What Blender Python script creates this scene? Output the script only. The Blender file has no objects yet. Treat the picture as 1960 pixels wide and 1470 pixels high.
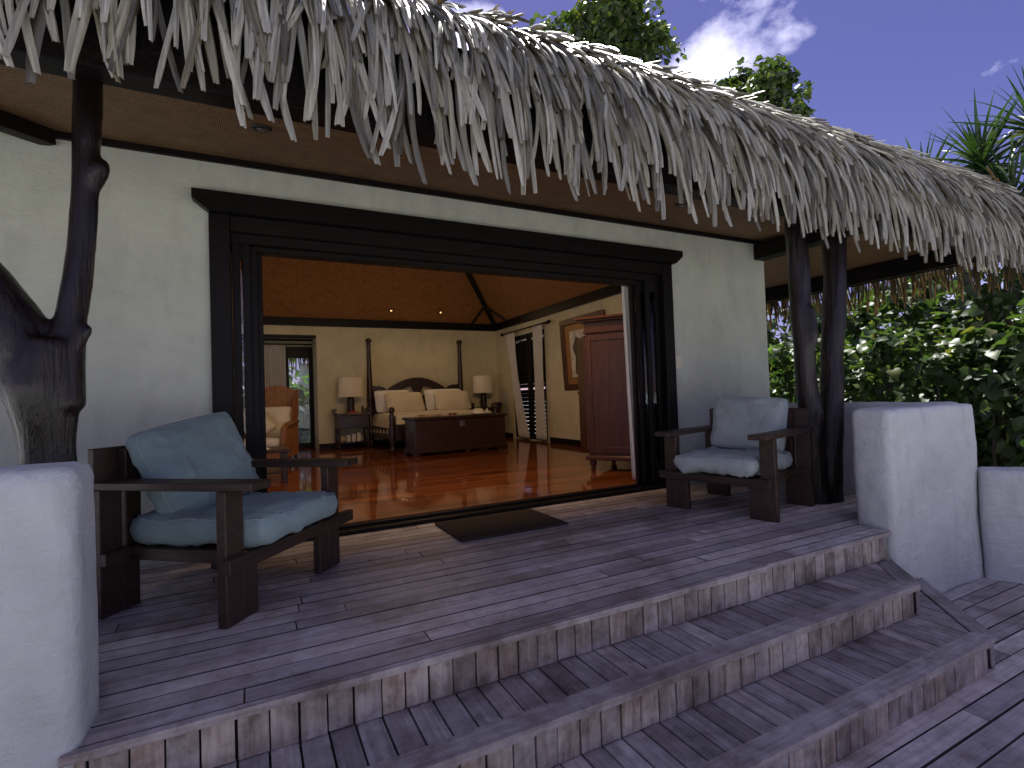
import bpy, bmesh, math, random
import numpy as np
from mathutils import Vector, Matrix, Euler, noise

R_ = math.radians
rnd = random.Random(7)
sc = bpy.context.scene
C = sc.collection

# ---------------------------------------------------------------- camera, sky, sun, exposure
cam_d = bpy.data.cameras.new('camera')
cam = bpy.data.objects.new('camera', cam_d)
C.objects.link(cam)
cam_d.sensor_width = 36.0
cam_d.lens = 18.0
cam_d.clip_start = 0.05
cam_d.clip_end = 2000.0
cam.matrix_world = Matrix(((0.89210646, 0.02072524, -0.45134968, 0.0),
                           (-0.45044188, -0.03731512, -0.89202561, -4.4),
                           (-0.03532961, 0.99908861, -0.02395355, 1.075),
                           (0, 0, 0, 1)))
sc.camera = cam

SUN_EL, SUN_AZ = 60.0, 30.0        # azimuth measured from +Y (behind the house) towards +X
world = bpy.data.worlds.new('World')
sc.world = world
world.use_nodes = True
wn, wl = world.node_tree.nodes, world.node_tree.links
wn.clear()
sky = wn.new('ShaderNodeTexSky')
sky.sky_type = 'NISHITA'
sky.sun_disc = False
sky.sun_elevation = R_(SUN_EL)
sky.sun_rotation = R_(SUN_AZ)
sky.altitude = 0
sky.air_density = 1.0
sky.dust_density = 0.2
sky.ozone_density = 3.0
bg = wn.new('ShaderNodeBackground')
bg.inputs['Strength'].default_value = 0.05
wout = wn.new('ShaderNodeOutputWorld')
# scattered fair-weather clouds over the whole sky
tc = wn.new('ShaderNodeTexCoord')
mp = wn.new('ShaderNodeMapping')
mp.inputs['Location'].default_value = (6.738, 2.053, -6.326)
mp.inputs['Scale'].default_value = (1.0, 1.0, 1.6)
nz = wn.new('ShaderNodeTexNoise')
nz.inputs['Scale'].default_value = 2.6
nz.inputs['Detail'].default_value = 8
nz.inputs['Roughness'].default_value = 0.56
rp = wn.new('ShaderNodeValToRGB')
rp.color_ramp.elements[0].position = 0.538
rp.color_ramp.elements[1].position = 0.64
mx = wn.new('ShaderNodeMix')
mx.data_type = 'RGBA'
mx.inputs['B'].default_value = (18.5, 18.2, 24.0, 1)
tint = wn.new('ShaderNodeMix')
tint.data_type = 'RGBA'
tint.blend_type = 'MULTIPLY'
tint.inputs['Factor'].default_value = 1.0
tint.inputs['B'].default_value = (1.06, 0.76, 1.20, 1)
wl.new(tc.outputs['Generated'], mp.inputs['Vector'])
wl.new(mp.outputs['Vector'], nz.inputs['Vector'])
wl.new(nz.outputs['Fac'], rp.inputs['Fac'])
wl.new(sky.outputs['Color'], tint.inputs['A'])
wl.new(tint.outputs['Result'], mx.inputs['A'])
wl.new(rp.outputs['Color'], mx.inputs['Factor'])
wl.new(mx.outputs['Result'], bg.inputs['Color'])
wl.new(bg.outputs['Background'], wout.inputs['Surface'])

sun_d = bpy.data.lights.new('sun', 'SUN')
sun_d.energy = 5.0
sun_d.angle = R_(0.5)
sun_d.color = (1.0, 0.97, 0.91)
sun = bpy.data.objects.new('sun', sun_d)
C.objects.link(sun)
sd = Vector((math.cos(R_(SUN_EL)) * math.sin(R_(SUN_AZ)), math.cos(R_(SUN_EL)) * math.cos(R_(SUN_AZ)), math.sin(R_(SUN_EL))))
sun.rotation_euler = sd.to_track_quat('Z', 'Y').to_euler()
sun.location = sd * 60

vs = sc.view_settings
vs.view_transform = 'Standard'
vs.look = 'None'
vs.gamma = 1.0
vs.exposure = 0.6
sc.render.engine = 'CYCLES'
cy = sc.cycles
cy.use_denoising = True
cy.use_adaptive_sampling = True
cy.adaptive_threshold = 0.02
cy.max_bounces = 8
cy.diffuse_bounces = 4
cy.glossy_bounces = 4
cy.transmission_bounces = 6
cy.transparent_max_bounces = 8
cy.sample_clamp_indirect = 6.0
cy.caustics_reflective = False
cy.caustics_refractive = False


# ---------------------------------------------------------------- mesh helpers
class MB:
    def __init__(s):
        s.v, s.f, s.sm = [], [], []

    def add(s, vs_, fs, smooth=False):
        o = len(s.v)
        s.v += [tuple(p) for p in vs_]
        s.f += [tuple(i + o for i in f) for f in fs]
        s.sm += [smooth] * len(fs)
        return s

    def box(s, x0, x1, y0, y1, z0, z1, c=0.0, M=None):
        """box with chamfered edges"""
        hx, hy, hz = (x1 - x0) / 2, (y1 - y0) / 2, (z1 - z0) / 2
        cx, cy_, cz = (x0 + x1) / 2, (y0 + y1) / 2, (z0 + z1) / 2
        c = min(c, hx * .45, hy * .45, hz * .45)
        vs_, fs = [], []
        if c <= 0:
            for a in (-1, 1):
                for b in (-1, 1):
                    for d in (-1, 1):
                        vs_.append((cx + a * hx, cy_ + b * hy, cz + d * hz))
            fs = [(0, 1, 3, 2), (4, 6, 7, 5), (0, 4, 5, 1), (2, 3, 7, 6), (0, 2, 6, 4), (1, 5, 7, 3)]
        else:
            idx = {}
            for a in (-1, 1):
                for b in (-1, 1):
                    for d in (-1, 1):
                        for k in range(3):
                            h = [hx - c, hy - c, hz - c]
                            h[k] += c
                            idx[(a, b, d, k)] = len(vs_)
                            vs_.append((cx + a * h[0], cy_ + b * h[1], cz + d * h[2]))
            g = lambda a, b, d, k: idx[(a, b, d, k)]
            for a in (-1, 1):
                q = [g(a, -1, -1, 0), g(a, 1, -1, 0), g(a, 1, 1, 0), g(a, -1, 1, 0)]
                fs.append(q if a > 0 else q[::-1])
                q = [g(-1, a, -1, 1), g(-1, a, 1, 1), g(1, a, 1, 1), g(1, a, -1, 1)]
                fs.append(q if a > 0 else q[::-1])
                q = [g(-1, -1, a, 2), g(1, -1, a, 2), g(1, 1, a, 2), g(-1, 1, a, 2)]
                fs.append(q if a > 0 else q[::-1])
            for a in (-1, 1):
                for b in (-1, 1):
                    fs.append((g(a, b, -1, 0), g(a, b, 1, 0), g(a, b, 1, 1), g(a, b, -1, 1)))
                    fs.append((g(a, -1, b, 0), g(a, 1, b, 0), g(a, 1, b, 2), g(a, -1, b, 2)))
                    fs.append((g(-1, a, b, 1), g(1, a, b, 1), g(1, a, b, 2), g(-1, a, b, 2)))
                    for d in (-1, 1):
                        fs.append((g(a, b, d, 0), g(a, b, d, 1), g(a, b, d, 2)))
        if M is not None:
            vs_ = [M @ Vector(p) for p in vs_]
        return s.add(vs_, fs)

    def prism(s, pts, axis, a0, a1):
        """extrude a polygon (2-D points) along an axis"""
        n = len(pts)
        def P(p, a):
            return {0: (a, p[0], p[1]), 1: (p[0], a, p[1]), 2: (p[0], p[1], a)}[axis]
        vs_ = [P(p, a0) for p in pts] + [P(p, a1) for p in pts]
        fs = [tuple(range(n))[::-1], tuple(range(n, 2 * n))]
        fs += [(i, (i + 1) % n, n + (i + 1) % n, n + i) for i in range(n)]
        return s.add(vs_, fs)

    def tube(s, pts, rad, n=8, smooth=True, cap=True, wob=0.0, seed=0.0):
        pts = [Vector(p) for p in pts]
        m = len(pts)
        if not hasattr(rad, '__len__'):
            rad = [rad] * m
        vs_ = []
        up = Vector((0, 0, 1))
        for i, p in enumerate(pts):
            t = (pts[min(i + 1, m - 1)] - pts[max(i - 1, 0)]).normalized()
            ref = Vector((1, 0, 0)) if abs(t.z) > .8 else up
            a = t.cross(ref).normalized()
            b = t.cross(a)
            for k in range(n):
                an = 2 * math.pi * k / n
                d = a * math.cos(an) + b * math.sin(an)
                r = rad[i]
                if wob:
                    r *= 1 + wob * noise.noise((p + d * .3) * 3.1 + Vector((seed, seed * .7, 0)))
                vs_.append(p + d * r)
        fs = []
        for i in range(m - 1):
            for k in range(n):
                fs.append((i * n + k, i * n + (k + 1) % n, (i + 1) * n + (k + 1) % n, (i + 1) * n + k))
        if cap:
            fs.append(tuple(range(n))[::-1])
            fs.append(tuple(range((m - 1) * n, m * n)))
        return s.add(vs_, fs, smooth)

    def lathe(s, prof, loc=(0, 0, 0), n=16, smooth=True):
        vs_, fs = [], []
        for r, z in prof:
            for k in range(n):
                a = 2 * math.pi * k / n
                vs_.append((loc[0] + r * math.cos(a), loc[1] + r * math.sin(a), loc[2] + z))
        m = len(prof)
        for i in range(m - 1):
            for k in range(n):
                fs.append((i * n + k, i * n + (k + 1) % n, (i + 1) * n + (k + 1) % n, (i + 1) * n + k))
        fs.append(tuple(range(n))[::-1])
        fs.append(tuple(range((m - 1) * n, m * n)))
        return s.add(vs_, fs, smooth)

    def grid(s, fn, nu, nv, smooth=True):
        vs_ = [fn(i / nu, j / nv) for i in range(nu + 1) for j in range(nv + 1)]
        fs = [(i * (nv + 1) + j, (i + 1) * (nv + 1) + j, (i + 1) * (nv + 1) + j + 1, i * (nv + 1) + j + 1)
              for i in range(nu) for j in range(nv)]
        return s.add(vs_, fs, smooth)

    def mesh(s, name, mat=None):
        me = bpy.data.meshes.new(name)
        me.from_pydata(s.v, [], s.f)
        if any(s.sm):
            me.polygons.foreach_set('use_smooth', s.sm)
        if mat:
            me.materials.append(mat)
        me.update()
        return me

    def build(s, name, mat, parent=None, loc=None, rot=None):
        return obj(name, s.mesh(name, mat), parent, loc, rot)


def obj(name, me, parent=None, loc=None, rot=None):
    o = bpy.data.objects.new(name, me)
    C.objects.link(o)
    if parent is not None:
        o.parent = parent
    if loc is not None:
        o.location = loc
    if rot is not None:
        o.rotation_euler = rot
    return o


def tag(o, label, cat, group=None, kind=None):
    if label:
        o['label'] = label
    if cat:
        o['category'] = cat
    if group:
        o['group'] = group
    if kind:
        o['kind'] = kind
    return o


def thing(name, label, cat, loc=(0, 0, 0), rz=0.0, group=None):
    o = obj(name, None, None, loc, (0, 0, rz))
    o.empty_display_size = .1
    return tag(o, label, cat, group)


def structure(o):
    o['kind'] = 'structure'
    return o


# ---------------------------------------------------------------- materials
def mat_new(name):
    m = bpy.data.materials.new(name)
    m.use_nodes = True
    nt = m.node_tree
    nt.nodes.clear()
    out = nt.nodes.new('ShaderNodeOutputMaterial')
    b = nt.nodes.new('ShaderNodeBsdfPrincipled')
    nt.links.new(b.outputs[0], out.inputs['Surface'])
    return m, nt, b, out


def N(nt, t, **kw):
    n = nt.nodes.new('ShaderNode' + t)
    for k, v in kw.items():
        if k in n.inputs.keys():
            n.inputs[k].default_value = v
        else:
            setattr(n, k, v)
    return n


def ramp(nt, src, stops):
    r = N(nt, 'ValToRGB')
    e = r.color_ramp.elements
    while len(e) > len(stops):
        e.remove(e[-1])
    while len(e) < len(stops):
        e.new(0.5)
    for el, (p, c) in zip(e, stops):
        el.position = p
        el.color = (c[0], c[1], c[2], 1)
    nt.links.new(src, r.inputs[0])
    return r.outputs[0]


def mixc(nt, fac, a, b, mode='MIX'):
    m = N(nt, 'Mix', data_type='RGBA', blend_type=mode)
    for sock, v in ((m.inputs['Factor'], fac), (m.inputs['A'], a), (m.inputs['B'], b)):
        if hasattr(v, 'is_output'):
            nt.links.new(v, sock)
        elif isinstance(v, (int, float)):
            sock.default_value = v
        else:
            sock.default_value = (v[0], v[1], v[2], 1)
    return m.outputs['Result']


def mathn(nt, op, a, b=0.0):
    m = N(nt, 'Math', operation=op)
    for i, v in enumerate((a, b)):
        if hasattr(v, 'is_output'):
            nt.links.new(v, m.inputs[i])
        else:
            m.inputs[i].default_value = v
    return m.outputs[0]


def coords(nt, scale=(1, 1, 1), rnd_off=0.0, kind='Object'):
    t = N(nt, 'TexCoord')
    mp = N(nt, 'Mapping')
    mp.inputs['Scale'].default_value = scale
    src = t.outputs[kind]
    if rnd_off:
        oi = N(nt, 'ObjectInfo')
        k = mathn(nt, 'MULTIPLY', oi.outputs['Random'], rnd_off)
        va = N(nt, 'VectorMath', operation='ADD')
        nt.links.new(src, va.inputs[0])
        nt.links.new(k, va.inputs[1])
        src = va.outputs[0]
    nt.links.new(src, mp.inputs['Vector'])
    return mp.outputs[0]


def noise_n(nt, vec, scale, detail=4, rough=0.55):
    n = N(nt, 'TexNoise', Scale=scale, Detail=detail, Roughness=rough)
    nt.links.new(vec, n.inputs['Vector'])
    return n.outputs['Fac']


def bump(nt, b, h, strength, dist=0.01):
    n = N(nt, 'Bump', Strength=strength, Distance=dist)
    nt.links.new(h, n.inputs['Height'])
    nt.links.new(n.outputs[0], b.inputs['Normal'])


def m_plain(name, col, rough=0.6, spec=0.5, metallic=0.0, var=0.15, scale=8, bmp=0.0):
    m, nt, b, _ = mat_new(name)
    v = coords(nt)
    f = noise_n(nt, v, scale)
    lo = [c * (1 - var) for c in col]
    hi = [c * (1 + var) for c in col]
    nt.links.new(ramp(nt, f, [(.3, lo), (.7, hi)]), b.inputs['Base Color'])
    b.inputs['Roughness'].default_value = rough
    b.inputs['Specular IOR Level'].default_value = spec
    b.inputs['Metallic'].default_value = metallic
    if bmp:
        bump(nt, b, noise_n(nt, v, scale * 6, 3), bmp)
    return m


def m_plaster(name, col, col2, bs=0.35):
    m, nt, b, _ = mat_new(name)
    v = coords(nt)
    f = noise_n(nt, v, 1.3, 6, .62)
    f2 = noise_n(nt, v, 5.5, 5, .6)
    c = ramp(nt, f, [(.32, col2), (.62, col)])
    c = mixc(nt, ramp(nt, f2, [(.45, (0, 0, 0)), (.8, (.35, .35, .35))]), c, [k * .82 for k in col2])
    vs2 = coords(nt, (1.6, 1.6, .5))
    st_ = noise_n(nt, vs2, 2.4, 7, .68)
    c = mixc(nt, ramp(nt, st_, [(.50, (0, 0, 0)), (.74, (.5, .5, .5))]), c, [k * .70 for k in col2])
    nt.links.new(c, b.inputs['Base Color'])
    b.inputs['Roughness'].default_value = 0.85
    b.inputs['Specular IOR Level'].default_value = 0.25
    h = mathn(nt, 'ADD', mathn(nt, 'MULTIPLY', noise_n(nt, v, 7, 6, .6), 1.0), mathn(nt, 'MULTIPLY', noise_n(nt, v, 60, 4, .7), .25))
    tr_n = noise_n(nt, coords(nt, (3, 3, 9)), 1.6, 5, .6)
    h = mathn(nt, 'ADD', h, mathn(nt, 'MULTIPLY', tr_n, .8))
    bump(nt, b, h, bs, .03)
    return m


def m_wood(name, cols, grain=(2, 45, 45), rough=(.4, .7), spec=.4, rnd_off=40.0, blot=None, bs=.3, pick=1.0, stain=0.0, bd=.004):
    """wood with its grain along the local X axis; cols = dark, mid, light"""
    m, nt, b, _ = mat_new(name)
    v = coords(nt, grain, rnd_off)
    g = noise_n(nt, v, 1.0, 6, .65)
    v2 = coords(nt, (1, 1, 1), rnd_off)
    big = noise_n(nt, v2, 3.2, 5, .6)
    c = ramp(nt, g, [(.25, cols[0]), (.5, cols[1]), (.75, cols[2])])
    oi = N(nt, 'ObjectInfo')
    t = ramp(nt, oi.outputs['Random'], [(0, (.56, .53, .52)), (.35, (.84, .82, .82)), (.7, (1.0, .98, .96)), (1, (1.26, 1.20, 1.12))])
    c = mixc(nt, pick, c, t, 'MULTIPLY')
    if blot is not None:
        c = mixc(nt, ramp(nt, big, [(.42, (0, 0, 0)), (.66, (.85, .85, .85))]), c, mixc(nt, 0.6, c, blot))
    if stain:
        geo = N(nt, 'NewGeometry')
        s1 = noise_n(nt, geo.outputs['Position'], 2.1, 7, .68)
        s2 = noise_n(nt, geo.outputs['Position'], 11.0, 6, .7)
        c = mixc(nt, stain, c, ramp(nt, s1, [(.36, (.52, .46, .43)), (.50, (.95, .94, .94)), (.66, (1.16, 1.15, 1.16))]), 'MULTIPLY')
        c = mixc(nt, stain * .8, c, ramp(nt, s2, [(.34, (.55, .52, .50)), (.52, (1.0, 1.0, 1.0)), (.72, (1.18, 1.17, 1.16))]), 'MULTIPLY')
    nt.links.new(c, b.inputs['Base Color'])
    rr = N(nt, 'MapRange')
    rr.inputs['To Min'].default_value = rough[0]
    rr.inputs['To Max'].default_value = rough[1]
    nt.links.new(big, rr.inputs['Value'])
    nt.links.new(rr.outputs[0], b.inputs['Roughness'])
    b.inputs['Specular IOR Level'].default_value = spec
    bump(nt, b, g, bs, bd)
    return m


def m_leaf(name, cols, trans=.35, rough=.38, spec=.5):
    m, nt, b, out = mat_new(name)
    at = N(nt, 'Attribute', attribute_name='tint')
    oi = N(nt, 'ObjectInfo')
    f = mathn(nt, 'FRACT', mathn(nt, 'ADD', at.outputs['Fac'], oi.outputs['Random']))
    c = ramp(nt, f, [(0, cols[0]), (.5, cols[1]), (.93, cols[2]), (1.0, cols[3])])
    v = coords(nt)
    c = mixc(nt, .35, c, ramp(nt, noise_n(nt, v, 30, 3), [(.3, (.55, .55, .55)), (.7, (1.2, 1.2, 1.2))]), 'MULTIPLY')
    nt.links.new(c, b.inputs['Base Color'])
    b.inputs['Roughness'].default_value = rough
    b.inputs['Specular IOR Level'].default_value = spec
    tr = N(nt, 'BsdfTranslucent')
    nt.links.new(mixc(nt, 1.0, c, (1.25, 1.4, .55), 'MULTIPLY'), tr.inputs['Color'])
    ms = N(nt, 'MixShader')
    ms.inputs[0].default_value = trans
    nt.links.new(b.outputs[0], ms.inputs[1])
    nt.links.new(tr.outputs[0], ms.inputs[2])
    nt.links.new(ms.outputs[0], out.inputs['Surface'])
    return m


def m_weave(name, a, b_, scale=28.0):
    """plaited pandanus matting: little over-and-under strips in a herringbone"""
    m, nt, b, _ = mat_new(name)
    v = coords(nt)
    mp = N(nt, 'Mapping')
    mp.inputs['Rotation'].default_value = (0, 0, 0)
    nt.links.new(v, mp.inputs['Vector'])
    ch = N(nt, 'TexChecker', Scale=scale * .5)
    nt.links.new(mp.outputs[0], ch.inputs['Vector'])
    w1 = N(nt, 'TexWave', wave_type='BANDS', bands_direction='DIAGONAL', Scale=scale * .7, Distortion=1.2)
    nt.links.new(v, w1.inputs['Vector'])
    w2 = N(nt, 'TexWave', wave_type='BANDS', bands_direction='X', Scale=scale * .9, Distortion=1.2)
    nt.links.new(v, w2.inputs['Vector'])
    h = mixc(nt, ch.outputs['Fac'], w1.outputs['Color'], w2.outputs['Color'])
    n = noise_n(nt, v, 9, 5)
    n2 = noise_n(nt, v, 70, 3, .7)
    h2 = mathn(nt, 'ADD', mathn(nt, 'MULTIPLY', h, .42), mathn(nt, 'ADD', mathn(nt, 'MULTIPLY', n, .45), mathn(nt, 'MULTIPLY', n2, .35)))
    c = ramp(nt, h2, [(.25, a), (.85, b_)])
    nt.links.new(c, b.inputs['Base Color'])
    b.inputs['Roughness'].default_value = .55
    b.inputs['Specular IOR Level'].default_value = .35
    bump(nt, b, h, .5, .006)
    return m


def m_thatch(name, cols, trans=.10, rough=.36):
    m, nt, b, out = mat_new(name)
    at = N(nt, 'Attribute', attribute_name='tint')
    oi = N(nt, 'ObjectInfo')
    f = mathn(nt, 'FRACT', mathn(nt, 'ADD', at.outputs['Fac'], oi.outputs['Random']))
    c = ramp(nt, f, [(0, cols[0]), (.3, cols[1]), (.6, cols[2]), (.9, cols[3]), (1, cols[4])])
    v = coords(nt, (90, 7, 7), 30.0)
    g = noise_n(nt, v, 1.0, 5, .6)
    c = mixc(nt, .55, c, ramp(nt, g, [(.3, (.35, .34, .33)), (.65, (1.2, 1.2, 1.18))]), 'MULTIPLY')
    nt.links.new(c, b.inputs['Base Color'])
    b.inputs['Roughness'].default_value = rough
    b.inputs['Specular IOR Level'].default_value = .55
    bump(nt, b, g, .5, .004)
    tr = N(nt, 'BsdfTranslucent')
    nt.links.new(mixc(nt, 1.0, c, (1.3, 1.0, .55), 'MULTIPLY'), tr.inputs['Color'])
    ms = N(nt, 'MixShader')
    ms.inputs[0].default_value = trans
    nt.links.new(b.outputs[0], ms.inputs[1])
    nt.links.new(tr.outputs[0], ms.inputs[2])
    nt.links.new(ms.outputs[0], out.inputs['Surface'])
    return m


def m_fabric(name, col, var=.12, weave=420.0, stripes=None):
    m, nt, b, _ = mat_new(name)
    v = coords(nt)
    f = noise_n(nt, v, 3.0, 4)
    c = ramp(nt, f, [(.3, [k * (1 - var) for k in col]), (.7, [k * (1 + var) for k in col])])
    if stripes:
        w = N(nt, 'TexWave', wave_type='BANDS', bands_direction='Z', Scale=stripes[1])
        nt.links.new(v, w.inputs['Vector'])
        c = mixc(nt, ramp(nt, w.outputs['Fac'], [(.55, (0, 0, 0)), (.8, (.6, .6, .6))]), c, stripes[0])
    nt.links.new(c, b.inputs['Base Color'])
    b.inputs['Roughness'].default_value = .8
    b.inputs['Specular IOR Level'].default_value = .25
    b.inputs['Sheen Weight'].default_value = .15
    h = mathn(nt, 'ADD', noise_n(nt, v, 14, 4), mathn(nt, 'MULTIPLY', noise_n(nt, v, weave, 2), .15))
    h = mathn(nt, 'ADD', h, mathn(nt, 'MULTIPLY', noise_n(nt, coords(nt, (9, 3, 3)), 1.5, 4, .6), .8))
    bump(nt, b, h, .45, .02)
    return m


M = {}
M['plaster'] = m_plaster('cream_plaster', (.605, .625, .52), (.515, .535, .445), .40)
M['plaster_wall'] = m_plaster('garden_wall_plaster', (.60, .615, .60), (.47, .485, .475), .75)
M['plaster_in'] = m_plaster('indoor_plaster', (.66, .59, .39), (.57, .51, .33), .2)
M['deck'] = m_wood('weathered_deck', [(.31, .29, .295), (.53, .50, .515), (.68, .65, .67)], (2.2, 50, 50), (.30, .52), .6, 60, (.27, .20, .165), .45, 1.0, .8)
M['riser'] = m_wood('weathered_riser', [(.15, .112, .085), (.33, .275, .235), (.50, .45, .415)], (5.0, 36, 36), (.5, .8), .3, 60, (.62, .59, .57), .6, 1.0, .9)
M['tread'] = m_wood('weathered_tread', [(.18, .165, .168), (.34, .32, .325), (.48, .455, .465)], (2.2, 50, 50), (.45, .7), .35, 60, (.14, .105, .09), .5, 1.0, .9)
M['nosing'] = m_wood('weathered_nosing', [(.24, .215, .205), (.38, .35, .345), (.50, .465, .46)], (2.2, 50, 50), (.45, .7), .35, 60, (.22, .175, .15), .4, .5, .9)
M['grime_shade'] = m_plain('board_edge_grime_shade', (.075, .066, .064), .9, .1)
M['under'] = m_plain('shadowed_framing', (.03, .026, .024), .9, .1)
M['dark'] = m_wood('dark_stained_wood', [(.006, .005, .0045), (.010, .008, .007), (.016, .012, .010)], (4, 40, 40), (.36, .52), .14, 9, None, .15, .5)
M['trunk'] = m_wood('varnished_dark_trunk', [(.004, .0028, .0024), (.009, .0055, .0042), (.022, .012, .008)], (30, 30, 2.0), (.10, .30), .40, 0.0, None, .9, 0.0, 0.0, .018)
M['teak'] = m_wood('dark_teak', [(.022, .012, .008), (.045, .025, .016), (.078, .047, .031)], (3, 45, 45), (.38, .6), .4, 20, None, .3, .6)
M['mahog'] = m_wood('mahogany', [(.032, .009, .005), (.066, .019, .008), (.11, .036, .014)], (30, 30, 2.5), (.28, .45), .45, 12, None, .12, .4)
M['mahog_d'] = m_wood('dark_mahogany', [(.018, .008, .006), (.032, .013, .009), (.050, .021, .014)], (30, 30, 2.5), (.26, .42), .45, 12, None, .12, .4)
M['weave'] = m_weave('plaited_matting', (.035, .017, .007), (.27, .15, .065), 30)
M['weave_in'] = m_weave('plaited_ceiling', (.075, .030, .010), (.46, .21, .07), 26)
M['thatch'] = m_thatch('grey_leaf_thatch', [(.085, .076, .052), (.26, .25, .195), (.48, .465, .385), (.34, .315, .22), (.14, .115, .062)])
M['thatch_dry'] = m_thatch('straw_thatch', [(.14, .10, .055), (.24, .185, .105), (.32, .26, .16), (.17, .12, .065), (.28, .22, .12)], .2, .6)
M['thatch_base'] = m_plain('thatch_core', (.014, .012, .010), .95, .05, 0, .5, 40, .6)
M['cushion'] = m_fabric('blue_grey_canvas', (.245, .335, .325))
M['cushion2'] = m_fabric('pale_green_grey_canvas', (.37, .42, .40))
M['piping'] = m_plain('canvas_piping', (.34, .40, .40), .8, .2)
M['linen'] = m_fabric('cream_linen', (.66, .58, .41), .06)
M['white'] = m_fabric('white_linen', (.76, .74, .70), .04)
M['shade'] = m_fabric('linen_lampshade', (.80, .71, .53), .04)
M['curtain'] = m_fabric('checked_sheer', (.62, .60, .55), .05, 420, ((.42, .42, .38), 9.0))
M['curtain_g'] = m_fabric('grey_curtain', (.55, .53, .50), .06)
M['wicker'] = m_wood('woven_wicker', [(.09, .032, .010), (.24, .095, .032), (.40, .18, .07)], (60, 60, 12), (.4, .6), .4, 5, None, .7, .2)
M['mat'] = m_plain('coir_doormat', (.060, .045, .034), .95, .1, 0, .35, 60, .6)
M['brass'] = m_plain('aged_brass', (.45, .33, .16), .35, .5, 1.0)
M['steel'] = m_plain('dull_steel', (.32, .32, .33), .35, .5, 1.0)
M['black'] = m_plain('black_fitting', (.012, .012, .012), .4)
M['switch'] = m_plain('cream_plastic', (.72, .68, .50), .4, .5, 0, .03)
M['red'] = m_plain('red_hibiscus_petal', (.55, .035, .02), .5, .4, 0, .3, 30)
M['gold'] = m_wood('honey_wood_mount', [(.20, .09, .02), (.32, .15, .04), (.42, .22, .07)], (8, 8, 40), (.35, .5), .45, 6, None, .1, .3)
M['paper'] = m_plain('print_paper', (.60, .56, .46), .8, .2, 0, .25, 12)
M['ink'] = m_plain('print_ink', (.10, .085, .07), .8, .2, 0, .4, 22)
M['leafA'] = m_leaf('broad_leaf', [(.035, .068, .022), (.070, .120, .038), (.12, .18, .065), (.24, .23, .06)], .36, .44)
M['leafB'] = m_leaf('lime_leaf', [(.08, .16, .03), (.12, .22, .045), (.17, .28, .06), (.22, .30, .07)], .45)
M['leafC'] = m_leaf('tree_leaf', [(.03, .055, .015), (.06, .095, .026), (.10, .14, .036), (.18, .18, .045)], .38)
M['pand'] = m_leaf('screw_pine_leaf', [(.018, .042, .014), (.035, .075, .022), (.06, .11, .03), (.12, .13, .04)], .3, .35)
M['bark'] = m_wood('grey_bark', [(.06, .048, .038), (.12, .10, .08), (.20, .17, .14)], (12, 12, 3), (.8, .95), .2, 3, None, .8, .2)
M['pot'] = m_plain('black_metal_outdoor', (.015, .015, .016), .35)

# glossy timber floor: narrow boards running along X
m, nt, b, _ = mat_new('polished_floorboards')
v = coords(nt)
br = N(nt, 'TexBrick', Scale=1.0, offset=.37, offset_frequency=2)
br.inputs['Brick Width'].default_value = 1.6
br.inputs['Row Height'].default_value = .085
br.inputs['Mortar Size'].default_value = .0022
br.inputs['Mortar Smooth'].default_value = .2
br.inputs['Color1'].default_value = (.10, .024, .007, 1)
br.inputs['Color2'].default_value = (.33, .10, .026, 1)
br.inputs['Mortar'].default_value = (.03, .009, .004, 1)
nt.links.new(v, br.inputs['Vector'])
vg = coords(nt, (2.5, 50, 1))
c = mixc(nt, .5, br.outputs['Color'], ramp(nt, noise_n(nt, vg, 1, 5), [(.3, (.55, .5, .45)), (.7, (1.3, 1.25, 1.2))]), 'MULTIPLY')
nt.links.new(c, b.inputs['Base Color'])
b.inputs['Roughness'].default_value = .065
b.inputs['Specular IOR Level'].default_value = 1.0
bump(nt, b, mathn(nt, 'ADD', mathn(nt, 'MULTIPLY', br.outputs['Fac'], -1.0), mathn(nt, 'MULTIPLY', noise_n(nt, coords(nt, (1.2, 9, 1)), 1, 2), .6)), .22, .004)
M['floor'] = m

# sand / coral ground
m, nt, b, _ = mat_new('coral_sand')
v = coords(nt)
c = ramp(nt, noise_n(nt, v, .6, 8, .6), [(.3, (.50, .51, .49)), (.7, (.66, .67, .66))])
nt.links.new(c, b.inputs['Base Color'])
b.inputs['Roughness'].default_value = .95
bump(nt, b, noise_n(nt, v, 25, 5), .6, .03)
M['sand'] = m

# window glass
m, nt, b, out = mat_new('window_glass')
gl = N(nt, 'BsdfGlossy', Roughness=.02)
tr = N(nt, 'BsdfTransparent')
tr.inputs[0].default_value = (.86, .90, .90, 1)
fr = N(nt, 'Fresnel', IOR=1.5)
ms = N(nt, 'MixShader')
nt.links.new(fr.outputs[0], ms.inputs[0])
nt.links.new(tr.outputs[0], ms.inputs[1])
nt.links.new(gl.outputs[0], ms.inputs[2])
nt.links.new(ms.outputs[0], out.inputs['Surface'])
M['glass'] = m

# lit lamp lens of the ceiling downlights
m, nt, b, out = mat_new('lit_downlight_lens')
em = N(nt, 'Emission', Strength=0.9)
em.inputs[0].default_value = (1.0, .55, .22, 1)
nt.links.new(em.outputs[0], out.inputs['Surface'])
M['lit'] = m


# ---------------------------------------------------------------- ground
g = MB().add([(-400, -400, -.76), (400, -400, -.76), (400, 400, -.76), (-400, 400, -.76)], [(0, 1, 2, 3)]).build('ground', M['sand'])
structure(g)

# ---------------------------------------------------------------- planks
_pc = {}
STAND = Matrix(((0, 1, 0), (0, 0, 1), (1, 0, 0))).to_euler()      # length up, thickness along Y
ALONGY = (0, 0, R_(90))


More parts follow.
